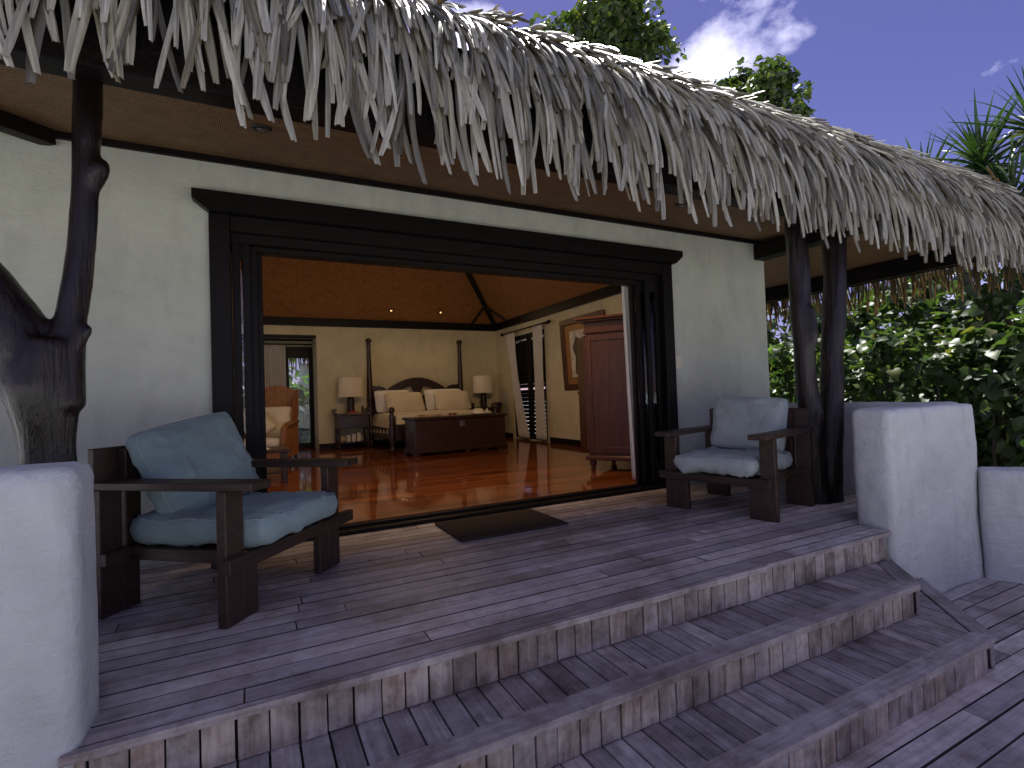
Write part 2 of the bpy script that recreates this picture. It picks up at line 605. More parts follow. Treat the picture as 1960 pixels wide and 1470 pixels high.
def plank(parent, mat, c, L, W, T, rot=None, name='plank', jit=.0015):
    key = (round(L, 2), round(W, 3), round(T, 3), mat.name)
    if key not in _pc:
        _pc[key] = MB().box(-L / 2, L / 2, -W / 2, W / 2, -T / 2, T / 2, .0016).mesh(name, mat)
        if mat in (M['deck'], M['tread']):          # dirty edges, with the gap shade painted into their colour
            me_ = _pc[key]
            me_.materials.append(M['grime_shade'])
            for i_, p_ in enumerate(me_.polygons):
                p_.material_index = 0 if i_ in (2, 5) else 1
    o = obj(name, _pc[key], parent, (c[0] + rnd.uniform(-jit, jit), c[1] + rnd.uniform(-jit, jit), c[2] + rnd.uniform(-jit, jit)), rot)
    return o


def clip(poly, a, b, c):
    """keep the part of a polygon where a*x + b*y <= c"""
    out = []
    for i in range(len(poly)):
        p, q = poly[i], poly[(i + 1) % len(poly)]
        dp, dq = a * p[0] + b * p[1] - c, a * q[0] + b * q[1] - c
        if dp <= 0:
            out.append(p)
        if (dp < 0 < dq) or (dq < 0 < dp):
            t = dp / (dp - dq)
            out.append((p[0] + (q[0] - p[0]) * t, p[1] + (q[1] - p[1]) * t))
    return out


def poly_plank(parent, mat, poly, ztop, T, along='y', ang=None, name='plank'):
    """flat board of any outline, its grain along Y, X or an angle"""
    if len(poly) < 3:
        return None
    cx = sum(p[0] for p in poly) / len(poly)
    cy_ = sum(p[1] for p in poly) / len(poly)
    a = ang if ang is not None else (R_(90) if along == 'y' else 0.0)
    ca, sa = math.cos(a), math.sin(a)
    loc = [((p[0] - cx) * ca + (p[1] - cy_) * sa, -(p[0] - cx) * sa + (p[1] - cy_) * ca) for p in poly]
    return MB().prism(loc, 2, -T, 0).build(name, mat, parent, (cx, cy_, ztop + rnd.uniform(-.001, .001)), (0, 0, a))


PITCH, GAP = .110, .0062
# upper deck: boards along X
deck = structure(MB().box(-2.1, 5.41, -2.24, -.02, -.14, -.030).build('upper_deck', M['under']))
y = -.075
row = 0
while y > -2.18:
    x0, x1 = (-2.1, 5.41) if y > -1.98 else (-.56, 4.105)
    cuts = [x0]
    x = x0 + rnd.uniform(.5, 2.6)
    while x < x1 - .6:
        cuts.append(x)
        x += rnd.uniform(1.9, 3.4)
    cuts.append(x1)
    for a, b_ in zip(cuts, cuts[1:]):
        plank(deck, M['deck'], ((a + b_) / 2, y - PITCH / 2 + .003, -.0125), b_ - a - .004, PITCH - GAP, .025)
    y -= PITCH
    row += 1
yn = y
for a, b_, yf in ((-.56, 2.74, -2.315), (2.744, 4.10, -2.298)):
    plank(deck, M['nosing'], ((a + b_) / 2, (yn + yf) / 2, -.0125), b_ - a, yn - yf - .004, .03)

# lower deck
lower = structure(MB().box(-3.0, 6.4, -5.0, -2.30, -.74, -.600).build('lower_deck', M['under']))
y = -2.30
while y > -4.9:
    x = rnd.uniform(-3.0, -1.0)
    cuts = [-3.0, x]
    while x < 5.4:
        x += rnd.uniform(2.0, 3.6)
        cuts.append(min(x, 6.4))
    for a, b_ in zip(cuts, cuts[1:]):
        if b_ - a > .05:
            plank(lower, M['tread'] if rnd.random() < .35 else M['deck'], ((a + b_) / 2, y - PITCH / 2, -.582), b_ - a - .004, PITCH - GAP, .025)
    y -= PITCH

# steps
steps = thing('wooden_steps', 'weathered grey timber steps leading up to the veranda deck', 'steps', (0, 0, 0))
XL = -.60
PW = .104


def riser(x1, yf, ztop, zbot, label=None):
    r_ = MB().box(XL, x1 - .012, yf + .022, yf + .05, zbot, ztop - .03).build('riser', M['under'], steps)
    x = XL
    while x < x1 - .02:
        w = min(PW * rnd.uniform(.93, 1.06), x1 - x)
        plank(r_, M['riser'], (x + w / 2, yf + .011, (ztop - .029 + zbot) / 2), ztop - .029 - zbot, w - .007, .02, STAND, jit=.0025)
        x += w
    return r_


def tread(zt, yb, yf, lines, x1, extra=None):
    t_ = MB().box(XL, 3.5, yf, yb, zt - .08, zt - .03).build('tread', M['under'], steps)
    x = XL
    while x < x1:
        w = PW * rnd.uniform(.95, 1.05)
        a, b_ = x + .0045, x + w - .0045
        poly = [(a, yb if (extra is None or a < extra[0]) else extra[1]), (b_, yb if (extra is None or a < extra[0]) else extra[1]), (b_, yf), (a, yf)]
        for l in lines:
            poly = clip(poly, *l)
        if len(poly) > 2:
            poly_plank(t_, M['tread'], poly, zt - .004, .024)
        x += w
    return t_


S2 = math.sqrt(.5)
riser(4.055, -2.282, 0, -.19)
t1 = tread(-.19, -2.262, -2.540, [(S2, -S2, (3.885 + 2.30) * S2)], 3.95)
poly_plank(t1, M['tread'], [(3.892, -2.300), (4.06, -2.300), (3.715, -2.640), (3.638, -2.550)], -.19, .024, ang=R_(44.5))
nz2 = poly_plank(steps, M['nosing'], [(XL, -2.543), (3.632, -2.543), (3.71, -2.632), (3.69, -2.650), (XL, -2.650)], -.188, .034, 'x', name='nosing')
riser(3.655, -2.628, -.19, -.38)
d1 = MB().box(-.24, .24, -.01, .01, -.09, .09, .003).build('end_board', M['tread'], steps, (3.855, -2.470, -.29), (0, 0, R_(44)))
t2 = tread(-.38, -2.608, -2.900, [(S2, -S2, (4.185 + 2.385) * S2 - .004)], 4.3, (3.66, -2.31))
poly_plank(t2, M['tread'], [(4.262, -2.318), (4.41, -2.318), (3.735, -2.985), (3.672, -2.903)], -.38, .024, ang=R_(44.5))
nz3 = poly_plank(steps, M['nosing'], [(XL, -2.903), (3.668, -2.903), (3.735, -2.990), (3.66, -3.006), (XL, -3.006)], -.378, .034, 'x', name='nosing')
riser(3.645, -2.985, -.38, -.568)
d2 = MB().box(-.46, .46, -.01, .01, -.085, .085, .003).build('end_board', M['tread'], steps, (4.045, -2.655, -.485), (0, 0, R_(44.5)))


# ---------------------------------------------------------------- plaster garden walls
def plaster_block(mb, L, W, H, r=.05, amp=.008, seed=0.0, step=.055, M_=None):
    """rounded, slightly uneven block: length X, width Y, height Z from 0"""
    dims = (L, W, H)
    n = [max(6, int(d / step)) for d in dims]
    verts, faces, idx = [], [], {}

    def vert(i, j, k):
        key = (i, j, k)
        if key not in idx:
            p = Vector((L * i / n[0] - L / 2, W * j / n[1] - W / 2, H * k / n[2]))
            q = Vector((max(-L / 2 + r, min(L / 2 - r, p.x)), max(-W / 2 + r, min(W / 2 - r, p.y)), max(0, min(H - r, p.z))))
            d = p - q
            nrm = d.normalized() if d.length > 1e-6 else Vector((0, 0, 1))
            m_ = max(abs(d.x), abs(d.y), abs(d.z))
            s_ = q + nrm * (m_ if m_ > 0 else 0)
            s_ += nrm * amp * (noise.noise(p * 2.3 + Vector((seed, 0, 0))) * 1.4 + noise.noise(p * 9 + Vector((0, seed, 0))) * .5)
            idx[key] = len(verts)
            verts.append(M_ @ s_ if M_ is not None else s_)
        return idx[key]
    for a in range(3):
        b_, c_ = (a + 1) % 3, (a + 2) % 3
        for side in (0, n[a]):
            for i in range(n[b_]):
                for j in range(n[c_]):
                    q = []
                    for (u, v_) in ((i, j), (i + 1, j), (i + 1, j + 1), (i, j + 1)):
                        k = [0, 0, 0]
                        k[a], k[b_], k[c_] = side, u, v_
                        q.append(vert(*k))
                    faces.append(q if side else q[::-1])
    mb.add(verts, faces, True)
    return mb


gw = thing('garden_wall', 'rounded white plaster pier and low wall at the right end of the steps', 'wall', (4.8, -2.15, -.7))
plaster_block(MB(), 1.34, .275, 1.585, .045, .012, 1.0).build('pier', M['plaster_wall'], gw, (-.005, -.01, 0))
plaster_block(MB(), 3.2, .25, 1.03, .045, .008, 5.0).build('low_wall', M['plaster_wall'], gw, (.66 + 1.6 * .527, -.12 - 1.6 * .85, 0), (0, 0, R_(-58.2)))
plaster_block(MB(), 2.05, .27, 1.585, .05, .008, 9.0).build('parapet', M['plaster_wall'], gw, (.755, 1.07, 0), (0, 0, R_(90)))
pl = thing('plaster_pier', 'pale plaster pier in the near left corner in front of the forked trunk', 'wall', (-1.625, -2.16, -.7))
plaster_block(MB(), 2.22, .285, 1.60, .05, .008, 13.0).build('pier', M['plaster_wall'], pl, (0, 0, 0))

# ---------------------------------------------------------------- the bungalow
H = thing('thatched_bungalow', 'cream plaster bungalow with shaggy leaf thatch roof and a wide open doorway', 'house', (0, 0, 0))


def part(name, mat, *boxes, c=0.0, parent=None):
    mb = MB()
    for b_ in boxes:
        mb.box(*b_, c=c)
    return mb.build(name, M[mat], parent if parent is not None else H)


part('front_wall', 'plaster', (-2.15, -.20, 0, .12, -.7, 2.97), (4.24, 5.95, 0, .12, -.7, 2.97), (-.20, 4.24, 0, .12, 2.52, 2.97), (-.2, 4.24, 0, .12, -.7, -.03))
part('front_wall_lining', 'plaster_in', (-1.95, -.20, .12, .22, 0, 2.97), (4.24, 5.75, .12, .22, 0, 2.97), (-.20, 4.24, .12, .22, 2.40, 2.97))
part('right_wall', 'plaster', (5.85, 5.95, .12, 5.3, -.7, 2.97), (5.85, 5.95, 6.9, 8.0, -.7, 2.97), (5.85, 5.95, 5.3, 6.9, 2.55, 2.97), (5.85, 5.95, 5.3, 6.9, -.7, .06))
part('right_wall_lining', 'plaster_in', (5.75, 5.85, .12, 5.3, 0, 2.97), (5.75, 5.85, 6.9, 8.0, 0, 2.97), (5.75, 5.85, 5.3, 6.9, 2.55, 2.97), (5.75, 5.85, 5.3, 6.9, 0, .06))
part('back_wall', 'plaster_in', (1.29, 5.75, 7.8, 8.0, 0, 2.97), (-2.15, 1.29, 7.8, 8.0, 2.60, 2.97), (-2.15, -.6, 7.8, 8.0, 0, 2.60))
part('alcove_wall', 'plaster_in', (1.29, 1.45, 8.0, 8.9, 0, 2.97), (-.76, -.6, 8.0, 8.9, 0, 2.97), (-.6, 1.29, 8.78, 8.9, 2.43, 2.97), (-.6, 1.29, 8.0, 8.9, 2.97, 3.02))
part('left_wall', 'plaster', (-2.15, -1.95, .12, 1.6, -.7, 2.97), (-2.15, -1.95, 5.6, 7.8, -.7, 2.97), (-2.15, -1.95, 1.6, 5.6, 2.35, 2.97), (-2.15, -1.95, 1.6, 5.6, -.7, .04))
part('floor', 'floor', (-1.95, 5.75, .19, 8.78, -.03, .04))
part('skirting_board', 'dark', (5.735, 5.75, .22, 5.2, .04, .16), (5.735, 5.75, 7.0, 7.8, .04, .16), (1.29, 5.735, 7.785, 7.8, .04, .16))
# soffit of plaited matting
sf = MB()
bx0, bx1, by0, by1 = -4.2, 8.0, -1.42, 9.42
wx0, wx1, wy0, wy1 = -2.15, 5.95, 0.0, 8.0
zb, zw = 2.775, 2.965
Bc = [(bx0, by0, zb), (bx1, by0, zb), (bx1, by1, zb), (bx0, by1, zb)]
Wc = [(wx0, wy0, zw), (wx1, wy0, zw), (wx1, wy1, zw), (wx0, wy1, zw)]
for k in range(4):
    sf.add([Bc[k], Bc[(k + 1) % 4], Wc[(k + 1) % 4], Wc[k]], [(0, 3, 2, 1)])
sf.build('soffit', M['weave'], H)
part('wall_trim', 'dark', (-2.15, 5.95, -.028, 0, 2.915, 2.962))
part('eave_beam', 'dark', (-4.27, 8.07, -1.56, -1.41, 2.62, 2.772), c=.006)
part('eave_beam', 'dark', (7.91, 8.06, -1.41, 9.4, 2.545, 2.755), c=.006)
part('eave_beam', 'dark', (-4.26, -4.11, -1.41, 9.4, 2.60, 2.755), c=.006)
part('tie_beam', 'dark', (5.76, 5.955, -1.41, -.001, 2.71, 2.905), c=.006)
rf = MB().box(-.9, .9, -.05, .05, -.06, .06, .004).build('rafter', M['dark'], H, (-1.72, -.72, 2.82), (0, R_(-6.5), R_(53)))

# door frame
fr = obj('door_frame', None, H)
for x in (-.27, 4.17):
    part('jamb', 'dark', (x, x + .14, -.045, .215, 0, 2.519), c=.006, parent=fr)
MB().prism([(-.37, 2.67), (-.37, 2.605), (-.265, 2.521), (4.325, 2.521), (4.43, 2.605), (4.43, 2.67)][::-1], 1, -.10, -.001).build('lintel', M['dark'], fr)
part('head', 'dark', (-.13, 4.17, -.03, .03, 2.40, 2.519), (-.13, 4.17, .03, .10, 2.33, 2.519), (-.13, 4.17, .10, .216, 2.29, 2.50), c=.004, parent=fr)
part('sill', 'dark', (-.13, 4.17, -.055, -.01, 0.002, .03), (-.13, 4.17, -.01, .07, .002, .022), (-.13, 4.17, .07, .10, .002, .045), (-.13, 4.17, .10, .19, .002, .03), c=.003, parent=fr)


def leaf_door(x0, x1, y0, side):
    """folded-back glazed door leaf standing against the jamb"""
    d = part('door_leaf', 'dark', (x0, x0 + .055, y0, y0 + .045, .035, 2.33), (x1 - .055, x1, y0, y0 + .045, .035, 2.33),
             (x0 + .055, x1 - .055, y0, y0 + .045, .035, .28), (x0 + .055, x1 - .055, y0, y0 + .045, 2.2, 2.33), c=.004)
    MB().box(x0 + .053, x1 - .053, y0 + .02, y0 + .026, .27, 2.21).build('glass', M['glass'], d)


leaf_door(3.975, 4.166, .035, 1)
leaf_door(3.905, 4.10, .095, 1)
leaf_door(3.865, 4.06, .155, 1)
leaf_door(-.125, .0, .035, -1)
leaf_door(-.06, .05, .095, -1)
leaf_door(-.02, .085, .155, -1)

# indoor ceiling: hipped, plaited matting, dark hip rafters and wall plates
ce = MB()
cx0, cx1, cy0, cy1, cz = -1.95, 5.75, .2, 7.8, 2.965
rz_ = cz + .85 * 3.8
rA, rB = (1.85, 4.0, rz_), (1.95, 4.0, rz_)
k0, k1, k2, k3 = (cx0, cy0, cz), (cx1, cy0, cz), (cx1, cy1, cz), (cx0, cy1, cz)
ce.add([k0, k1, rB, rA], [(0, 1, 2, 3)])
ce.add([k1, k2, rB], [(0, 1, 2)])
ce.add([k2, k3, rA, rB], [(0, 1, 2, 3)])
ce.add([k3, k0, rA], [(0, 1, 2)])
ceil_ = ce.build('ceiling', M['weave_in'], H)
part('wall_plate', 'dark', (-1.95, 5.75, 7.72, 7.80, 2.80, 2.975), (5.67, 5.75, .22, 7.72, 2.80, 2.975), (-1.95, 5.75, .22, .30, 2.80, 2.975), (-1.95, -1.87, .3, 7.72, 2.80, 2.975), c=.004)


def bar(name, mat, p, q, w, h, parent):
    p, q = Vector(p), Vector(q)
    d = (q - p)
    o = MB().box(0, d.length, -w / 2, w / 2, -h / 2, h / 2, .004).build(name, mat, parent, p, d.to_track_quat('X', 'Z').to_euler())
    return o


for k, r0 in ((k0, rA), (k1, rB), (k2, rB), (k3, rA)):
    p, q = Vector(k), Vector(r0)
    bar('hip_rafter', M['dark'], p - Vector((0, 0, .03)), q - Vector((0, 0, .05)), .11, .10, ceil_)
bar('brace', M['dark'], (5.22, 7.30, 3.34), (5.05, 7.74, 2.97), .05, .05, ceil_)
bar('brace', M['dark'], (5.24, 7.28, 3.34), (5.70, 7.05, 2.97), .05, .05, ceil_)

# sliding glass door and frame at the back of the alcove
bd = part('back_door_frame', 'dark', (-.6, 1.285, 8.70, 8.78, 2.37, 2.43), (1.20, 1.287, 8.66, 8.80, .04, 2.37), (.70, .76, 8.70, 8.78, .04, 2.37), (.76, 1.20, 8.70, 8.78, 2.16, 2.37), (.76, 1.20, 8.70, 8.78, .04, .14), (-.6, .70, 8.70, 8.78, .04, .12), c=.004)
MB().box(.75, 1.21, 8.74, 8.746, .13, 2.17).build('glass', M['glass'], bd)
MB().box(-.6, .71, 8.75, 8.756, .11, 2.38).build('glass', M['glass'], bd)
part('alcove_head', 'dark', (-.6, 1.288, 7.79, 8.0, 2.55, 2.60), (-.6, 1.288, 8.62, 8.70, 2.56, 2.60))

# ---------------------------------------------------------------- forked trunk posts
def trunk(name, limbs, label, voxel=.016):
    mb = MB()
    for i, (pts, rad) in enumerate(limbs):
        # resample smoothly
        P = [Vector(p) for p in pts]
        out, ro = [], []
        for k in range(len(P) - 1):
            p0, p1, p2, p3 = P[max(k - 1, 0)], P[k], P[k + 1], P[min(k + 2, len(P) - 1)]
            for s_ in range(6):
                t = s_ / 6
                out.append(.5 * ((2 * p1) + (p2 - p0) * t + (2 * p0 - 5 * p1 + 4 * p2 - p3) * t * t + (-p0 + 3 * p1 - 3 * p2 + p3) * t ** 3))
                ro.append(rad[k] * (1 - t) + rad[k + 1] * t)
        out.append(P[-1])
        ro.append(rad[-1])
        mb.tube(out, ro, 18, True, True, .22, i * 3.7)
    o = mb.build(name, M['trunk'], H)
    o['label'] = label
    md = o.modifiers.new('remesh', 'REMESH')
    md.mode = 'VOXEL'
    md.voxel_size = voxel
    md.use_smooth_shade = True
    ms_ = o.modifiers.new('smooth', 'SMOOTH')
    ms_.iterations = 6
    return o


PY = -1.42
trunk('post', [
    ([(-.80, PY, -.05), (-.81, PY, .5), (-.825, PY, .9), (-.84, PY, 1.2), (-.82, PY, 1.40)], [.135, .112, .105, .135, .135]),
    ([(-.78, PY, 1.10), (-.735, PY, 1.50), (-.695, PY, 1.85), (-.675, PY, 2.1), (-.665, PY, 2.4), (-.66, PY, 2.8)], [.10, .062, .052, .050, .055, .055]),
    ([(-.90, PY, 1.15), (-.93, PY, 1.44), (-1.02, PY, 1.62), (-1.16, PY - .02, 1.86), (-1.30, PY, 2.2), (-1.42, PY, 2.75)], [.10, .11, .105, .085, .075, .07]),
    ([(-.66, PY, 2.13), (-.625, PY - .01, 2.20), (-.60, PY - .01, 2.25)], [.05, .050, .030]),
    ([(-.76, PY - .02, 1.33), (-.70, PY - .03, 1.41), (-.655, PY - .035, 1.465)], [.06, .036, .018]),
    ([(-.76, PY - .02, 1.00), (-.735, PY - .03, 1.08)], [.05, .036]),
], 'forked dark varnished trunk post with a knot, at the left')
trunk('post', [
    ([(4.62, PY, -.05), (4.60, PY, .15), (4.57, PY, .7), (4.53, PY, 1.26), (4.51, PY, 1.8), (4.50, PY, 2.7)], [.115, .10, .092, .10, .092, .085]),
    ([(4.78, PY - .03, -.05), (4.77, PY - .03, .15), (4.86, PY - .02, .7), (4.94, PY, 1.26), (5.02, PY, 1.8), (5.10, PY, 2.7)], [.115, .105, .105, .10, .105, .10]),
    ([(4.50, PY - .07, 1.35), (4.515, PY - .10, 1.55), (4.51, PY - .08, 1.8)], [.03, .05, .03]),
    ([(4.56, PY - .06, .5), (4.55, PY - .09, .8), (4.54, PY - .07, 1.0)], [.03, .045, .03]),
], 'pair of dark varnished trunk posts beside the right chair')

# ---------------------------------------------------------------- thatch roof
EX0, EX1, EY0, EY1 = -4.55, 8.42, -1.90, 9.90


def ring(d, z):
    return [(EX0 + d, EY0 + d, z), (EX1 - d, EY0 + d, z), (EX1 - d, EY1 - d, z), (EX0 + d, EY1 - d, z)]


rb = MB()
prof = [(.48, 2.79), (.22, 2.56), (.12, 2.62), (.11, 2.84), (.20, 3.04), (.42, 3.26), (.80, 3.50), (5.9, 6.62)]
rings = [ring(d, z) for d, z in prof]
for a, b_ in zip(rings, rings[1:]):
    for k in range(4):
        rb.add([a[k], a[(k + 1) % 4], b_[(k + 1) % 4], b_[k]], [(0, 1, 2, 3)])
rb.add(rings[-1], [(0, 1, 2, 3)])
roof = rb.build('roof', M['thatch_base'], H)

CURVE = [Vector((y_, z_)) for y_, z_ in ((-.30, 4.00), (-.75, 3.765), (-1.15, 3.535), (-1.45, 3.345), (-1.66, 3.165), (-1.80, 2.94), (-1.875, 2.68), (-1.90, 2.42), (-1.90, 2.14), (-1.89, 1.80))]
_len = [0.0]
for a, b_ in zip(CURVE, CURVE[1:]):
    _len.append(_len[-1] + (b_ - a).length)


def curve_at(s_):
    s_ = max(0.0, min(_len[-1] - 1e-4, s_))
    for i in range(len(CURVE) - 1):
        if s_ <= _len[i + 1]:
            t = (s_ - _len[i]) / (_len[i + 1] - _len[i])
            p0, p1, p2, p3 = CURVE[max(i - 1, 0)], CURVE[i], CURVE[i + 1], CURVE[min(i + 2, len(CURVE) - 1)]
            return .5 * ((2 * p1) + (p2 - p0) * t + (2 * p0 - 5 * p1 + 4 * p2 - p3) * t * t + (-p0 + 3 * p1 - 3 * p2 + p3) * t ** 3)
    return CURVE[-1]


def s_of_z(z):
    lo, hi = 0.0, _len[-1]
    for _ in range(30):
        m_ = (lo + hi) / 2
        if curve_at(m_).y > z:
            lo = m_
        else:
            hi = m_
    return lo


def strand_mesh(s0, s1, w, lift0, lift1, sway, rr, segs=12, mat='thatch', droop=0.0):
    """one folded leaf strip lying over the eave; origin at its root; returns verts, faces, root"""
    root = curve_at(s0)
    vs_, fs = [], []
    prof_ = ((-1, -.55), (-.86, .12), (-.48, .62), (0, -.28), (.48, .62), (.86, .12), (1, -.55))
    tw0, tw1 = rr.uniform(-.25, .25), rr.uniform(-.9, .9)
    bend = rr.uniform(-1, 1) * sway
    bend2 = rr.uniform(-1, 1) * sway * .6
    wv = rr.uniform(0, 6)
    pinch = rr.uniform(.15, .55)
    for i in range(segs + 1):
        t = i / segs
        s_ = s0 + (s1 - s0) * t
        p = curve_at(s_)
        q = curve_at(s_ + .02)
        tg = (q - p).normalized()
        nr = Vector((tg.y, -tg.x))
        if nr.x > 0 and nr.y < 0:
            nr = -nr
        if nr.dot(Vector((-1, .6))) < 0:
            nr = -nr
        lf = lift0 + (lift1 - lift0) * t + .008 * math.sin(wv + t * 7) + droop * t * t
        wt = w * (1 - .16 * t) * (1 + .12 * math.sin(wv * 2 + t * 9))
        if t > .80:
            wt *= math.sqrt(max(.02, 1 - ((t - .80) / .20) ** 2 * (.36 + pinch * .6)))
        xo = bend * t * t + bend2 * math.sin(t * 3.1 + wv) * .5
        tw = tw0 + (tw1 - tw0) * t * t
        for (a, h) in prof_:
            dx, dn = a * wt * math.cos(tw) - h * wt * math.sin(tw), a * wt * math.sin(tw) + h * wt * math.cos(tw)
            yz = p + nr * (lf + dn)
            vs_.append((xo + dx, yz.x - root.x, yz.y - root.y))
    n = len(prof_)
    for i in range(segs):
        for k in range(n - 1):
            fs.append((i * n + k, i * n + k + 1, (i + 1) * n + k + 1, (i + 1) * n + k))
    return vs_, fs, root


# layers from the lowest hanging leaves up to the ones that lie on the slope: tip height range, length, lift
LAYERS = [((2.17, 2.38), (.60, .95), .010, .024), ((2.24, 2.56), (.60, .95), .030, .022), ((2.44, 2.78), (.65, 1.0), .050, .022),
          ((2.66, 2.96), (.60, .95), .070, .020), ((2.86, 3.14), (.55, .9), .088, .019), ((3.05, 3.30), (.5, .85), .100, .018), ((3.22, 3.50), (.5, .8), .110, .017)]
rs = random.Random(21)
VAR = []
for li, (tz, ln, lift, w) in enumerate(LAYERS):
    row_ = []
    for k in range(11):
        s1 = s_of_z(rs.uniform(*tz))
        L = rs.uniform(*ln)
        vs_, fs, root = strand_mesh(s1 - L, s1, w * rs.uniform(.62, 1.08), lift, lift + rs.uniform(-.01, .05), .09, rs, droop=rs.uniform(-.03, .04) if li < 3 else rs.uniform(0, .06))
        row_.append((vs_, fs, root))
    VAR.append(row_)


def with_tint(me, vals):
    at = me.attributes.new('tint', 'FLOAT', 'POINT')
    at.data.foreach_set('value', vals)
    return me


_strand_me = {}


def strand_obj(li, k, x, dz, ry, rz, sx):
    key = (li, k)
    vs_, fs, root = VAR[li][k]
    if key not in _strand_me:
        me = MB().add(vs_, fs, True).mesh('thatch_strand', M['thatch'])
        _strand_me[key] = with_tint(me, [0.0] * len(vs_))
    o = obj('thatch_strand', _strand_me[key], roof, (x, root.x, root.y + dz), (0, ry, rz))
    o.scale = (sx, 1, 1)
    return o


class Stuff:
    def __init__(s):
        s.v, s.f, s.t = [], [], []

    def add(s, vs_, fs, Mx, tint_):
        A = np.array(vs_)
        m_ = np.array(Mx)
        A = A @ m_[:3, :3].T + m_[:3, 3]
        o = sum(len(a) for a in s.v) if not hasattr(s, 'n') else s.n
        s.n = o + len(A)
        s.v.append(A)
        s.f.append(np.array(fs) + o)
        s.t.append(np.full(len(A), tint_))

    def build(s, name, mat, parent=None, smooth=True):
        V = np.concatenate(s.v)
        F = np.concatenate(s.f)
        me = bpy.data.meshes.new(name)
        nf, k = F.shape
        me.vertices.add(len(V))
        me.vertices.foreach_set('co', V.ravel())
        me.loops.add(nf * k)
        me.loops.foreach_set('vertex_index', F.ravel().astype(np.int32))
        me.polygons.add(nf)
        me.polygons.foreach_set('loop_start', np.arange(0, nf * k, k, dtype=np.int32))
        me.polygons.foreach_set('loop_total', np.full(nf, k, dtype=np.int32))
        if smooth:
            me.polygons.foreach_set('use_smooth', np.ones(nf, dtype=bool))
        me.materials.append(mat)
        me.update()
        me.validate()
        with_tint(me, np.concatenate(s.t).astype(np.float32))
        return obj(name, me, parent)


front = []
for li in range(len(LAYERS)):
    step_ = (.046, .038, .031, .028, .026, .026, .028)[li]
    x = EX0 + .25 + .06 * li
    while x < EX1 - .15 - .05 * li:
        front.append((li, x + rs.uniform(-.035, .035), rs.randrange(11), rs.uniform(-.03, .04), rs.uniform(-.09, .09), rs.uniform(-.22, .22), rs.uniform(.8, 1.25)))
        if x < .25 and li < 3:
            f_ = front[-1]
            front[-1] = f_[:3] + (f_[3] + .10,) + f_[4:]
        x += step_ * rs.uniform(.5, 1.5)
# the nearest 300 in view are separate pieces
near = [f for f in front if -.95 < f[1] < 4.2 and f[0] < 6]
rs.shuffle(near)
near = sorted(near, key=lambda f: (abs(f[1] - .9) * .5 + f[0] * .22))[:300]
pick = set(id(f) for f in near)
rest = Stuff()
for f in front:
    li, x, k, dz, ry, rz, sx = f
    if id(f) in pick:
        strand_obj(li, k, x, dz, ry, rz, sx)
    else:
        vs_, fs, root = VAR[li][k]
        Mx = Matrix.Translation((x, root.x, root.y + dz)) @ Euler((0, ry, rz)).to_matrix().to_4x4() @ Matrix.Diagonal((sx, 1, 1, 1))
        rest.add(vs_, fs, Mx, rs.random())
# stray leaves that stick up from the roof slope
for i in range(150):
    x = rs.uniform(1.0, 8.0)
    L = rs.uniform(.25, .5)
    w = rs.uniform(.012, .022)
    el = rs.uniform(.0, .34)
    vs_ = []
    for j in range(6):
        t = j / 5
        for a, h in ((-1, 0), (-.4, .4), (0, .1), (.4, .4), (1, 0)):
            vs_.append((a * w * (1 - .5 * t * t), -L * t, h * w - .10 * L * t * t))
    fs = [(j * 5 + k, j * 5 + k + 1, (j + 1) * 5 + k + 1, (j + 1) * 5 + k) for j in range(5) for k in range(4)]
    s_ = rs.uniform(.75, 1.35)
    p = curve_at(s_)
    Mx = Matrix.Translation((x, p.x, p.y + .10)) @ Euler((R_(26) - el, 0, rs.uniform(-.2, .95))).to_matrix().to_4x4()
    rest.add(vs_, fs, Mx, rs.random())
o = rest.build('thatch', M['thatch'], roof)
o['kind'] = 'stuff'
# right-hand and back eaves, seen from below against the light
side = Stuff()
for li in range(4):
    y_ = EY0 + .2
    while y_ < 6.5:
        k = rs.randrange(11)
        vs_, fs, root = VAR[li][k]
        Mx = Matrix.Translation((EX1 - (root.x - EY0) + rs.uniform(-.10, .03), y_, root.y + rs.uniform(-.12, .04))) @ Euler((0, 0, R_(90) + rs.uniform(-.3, .3))).to_matrix().to_4x4() @ Matrix.Rotation(rs.uniform(-.12, .12), 4, 'Y') @ Matrix.Diagonal((.62, 1, 1, 1))
        side.add(vs_, fs, Mx, rs.random())
        y_ += (.034, .036, .042, .06)[li] * rs.uniform(.5, 1.5)
for li in range(4):
    x = -.8
    while x < 3.2:
        k = rs.randrange(11)
        vs_, fs, root = VAR[li][k]
        Mx = Matrix.Translation((x, EY1 - (root.x - EY0) + rs.uniform(-.1, .03), root.y + rs.uniform(-.40, -.16))) @ Euler((0, 0, R_(180) + rs.uniform(-.3, .3))).to_matrix().to_4x4() @ Matrix.Diagonal((.7, 1, 1, 1))
        side.add(vs_, fs, Mx, rs.random())
        x += (.034, .04, .05, .06)[li] * rs.uniform(.5, 1.5)
o = side.build('side_thatch', M['thatch_dry'], roof)
o['kind'] = 'stuff'


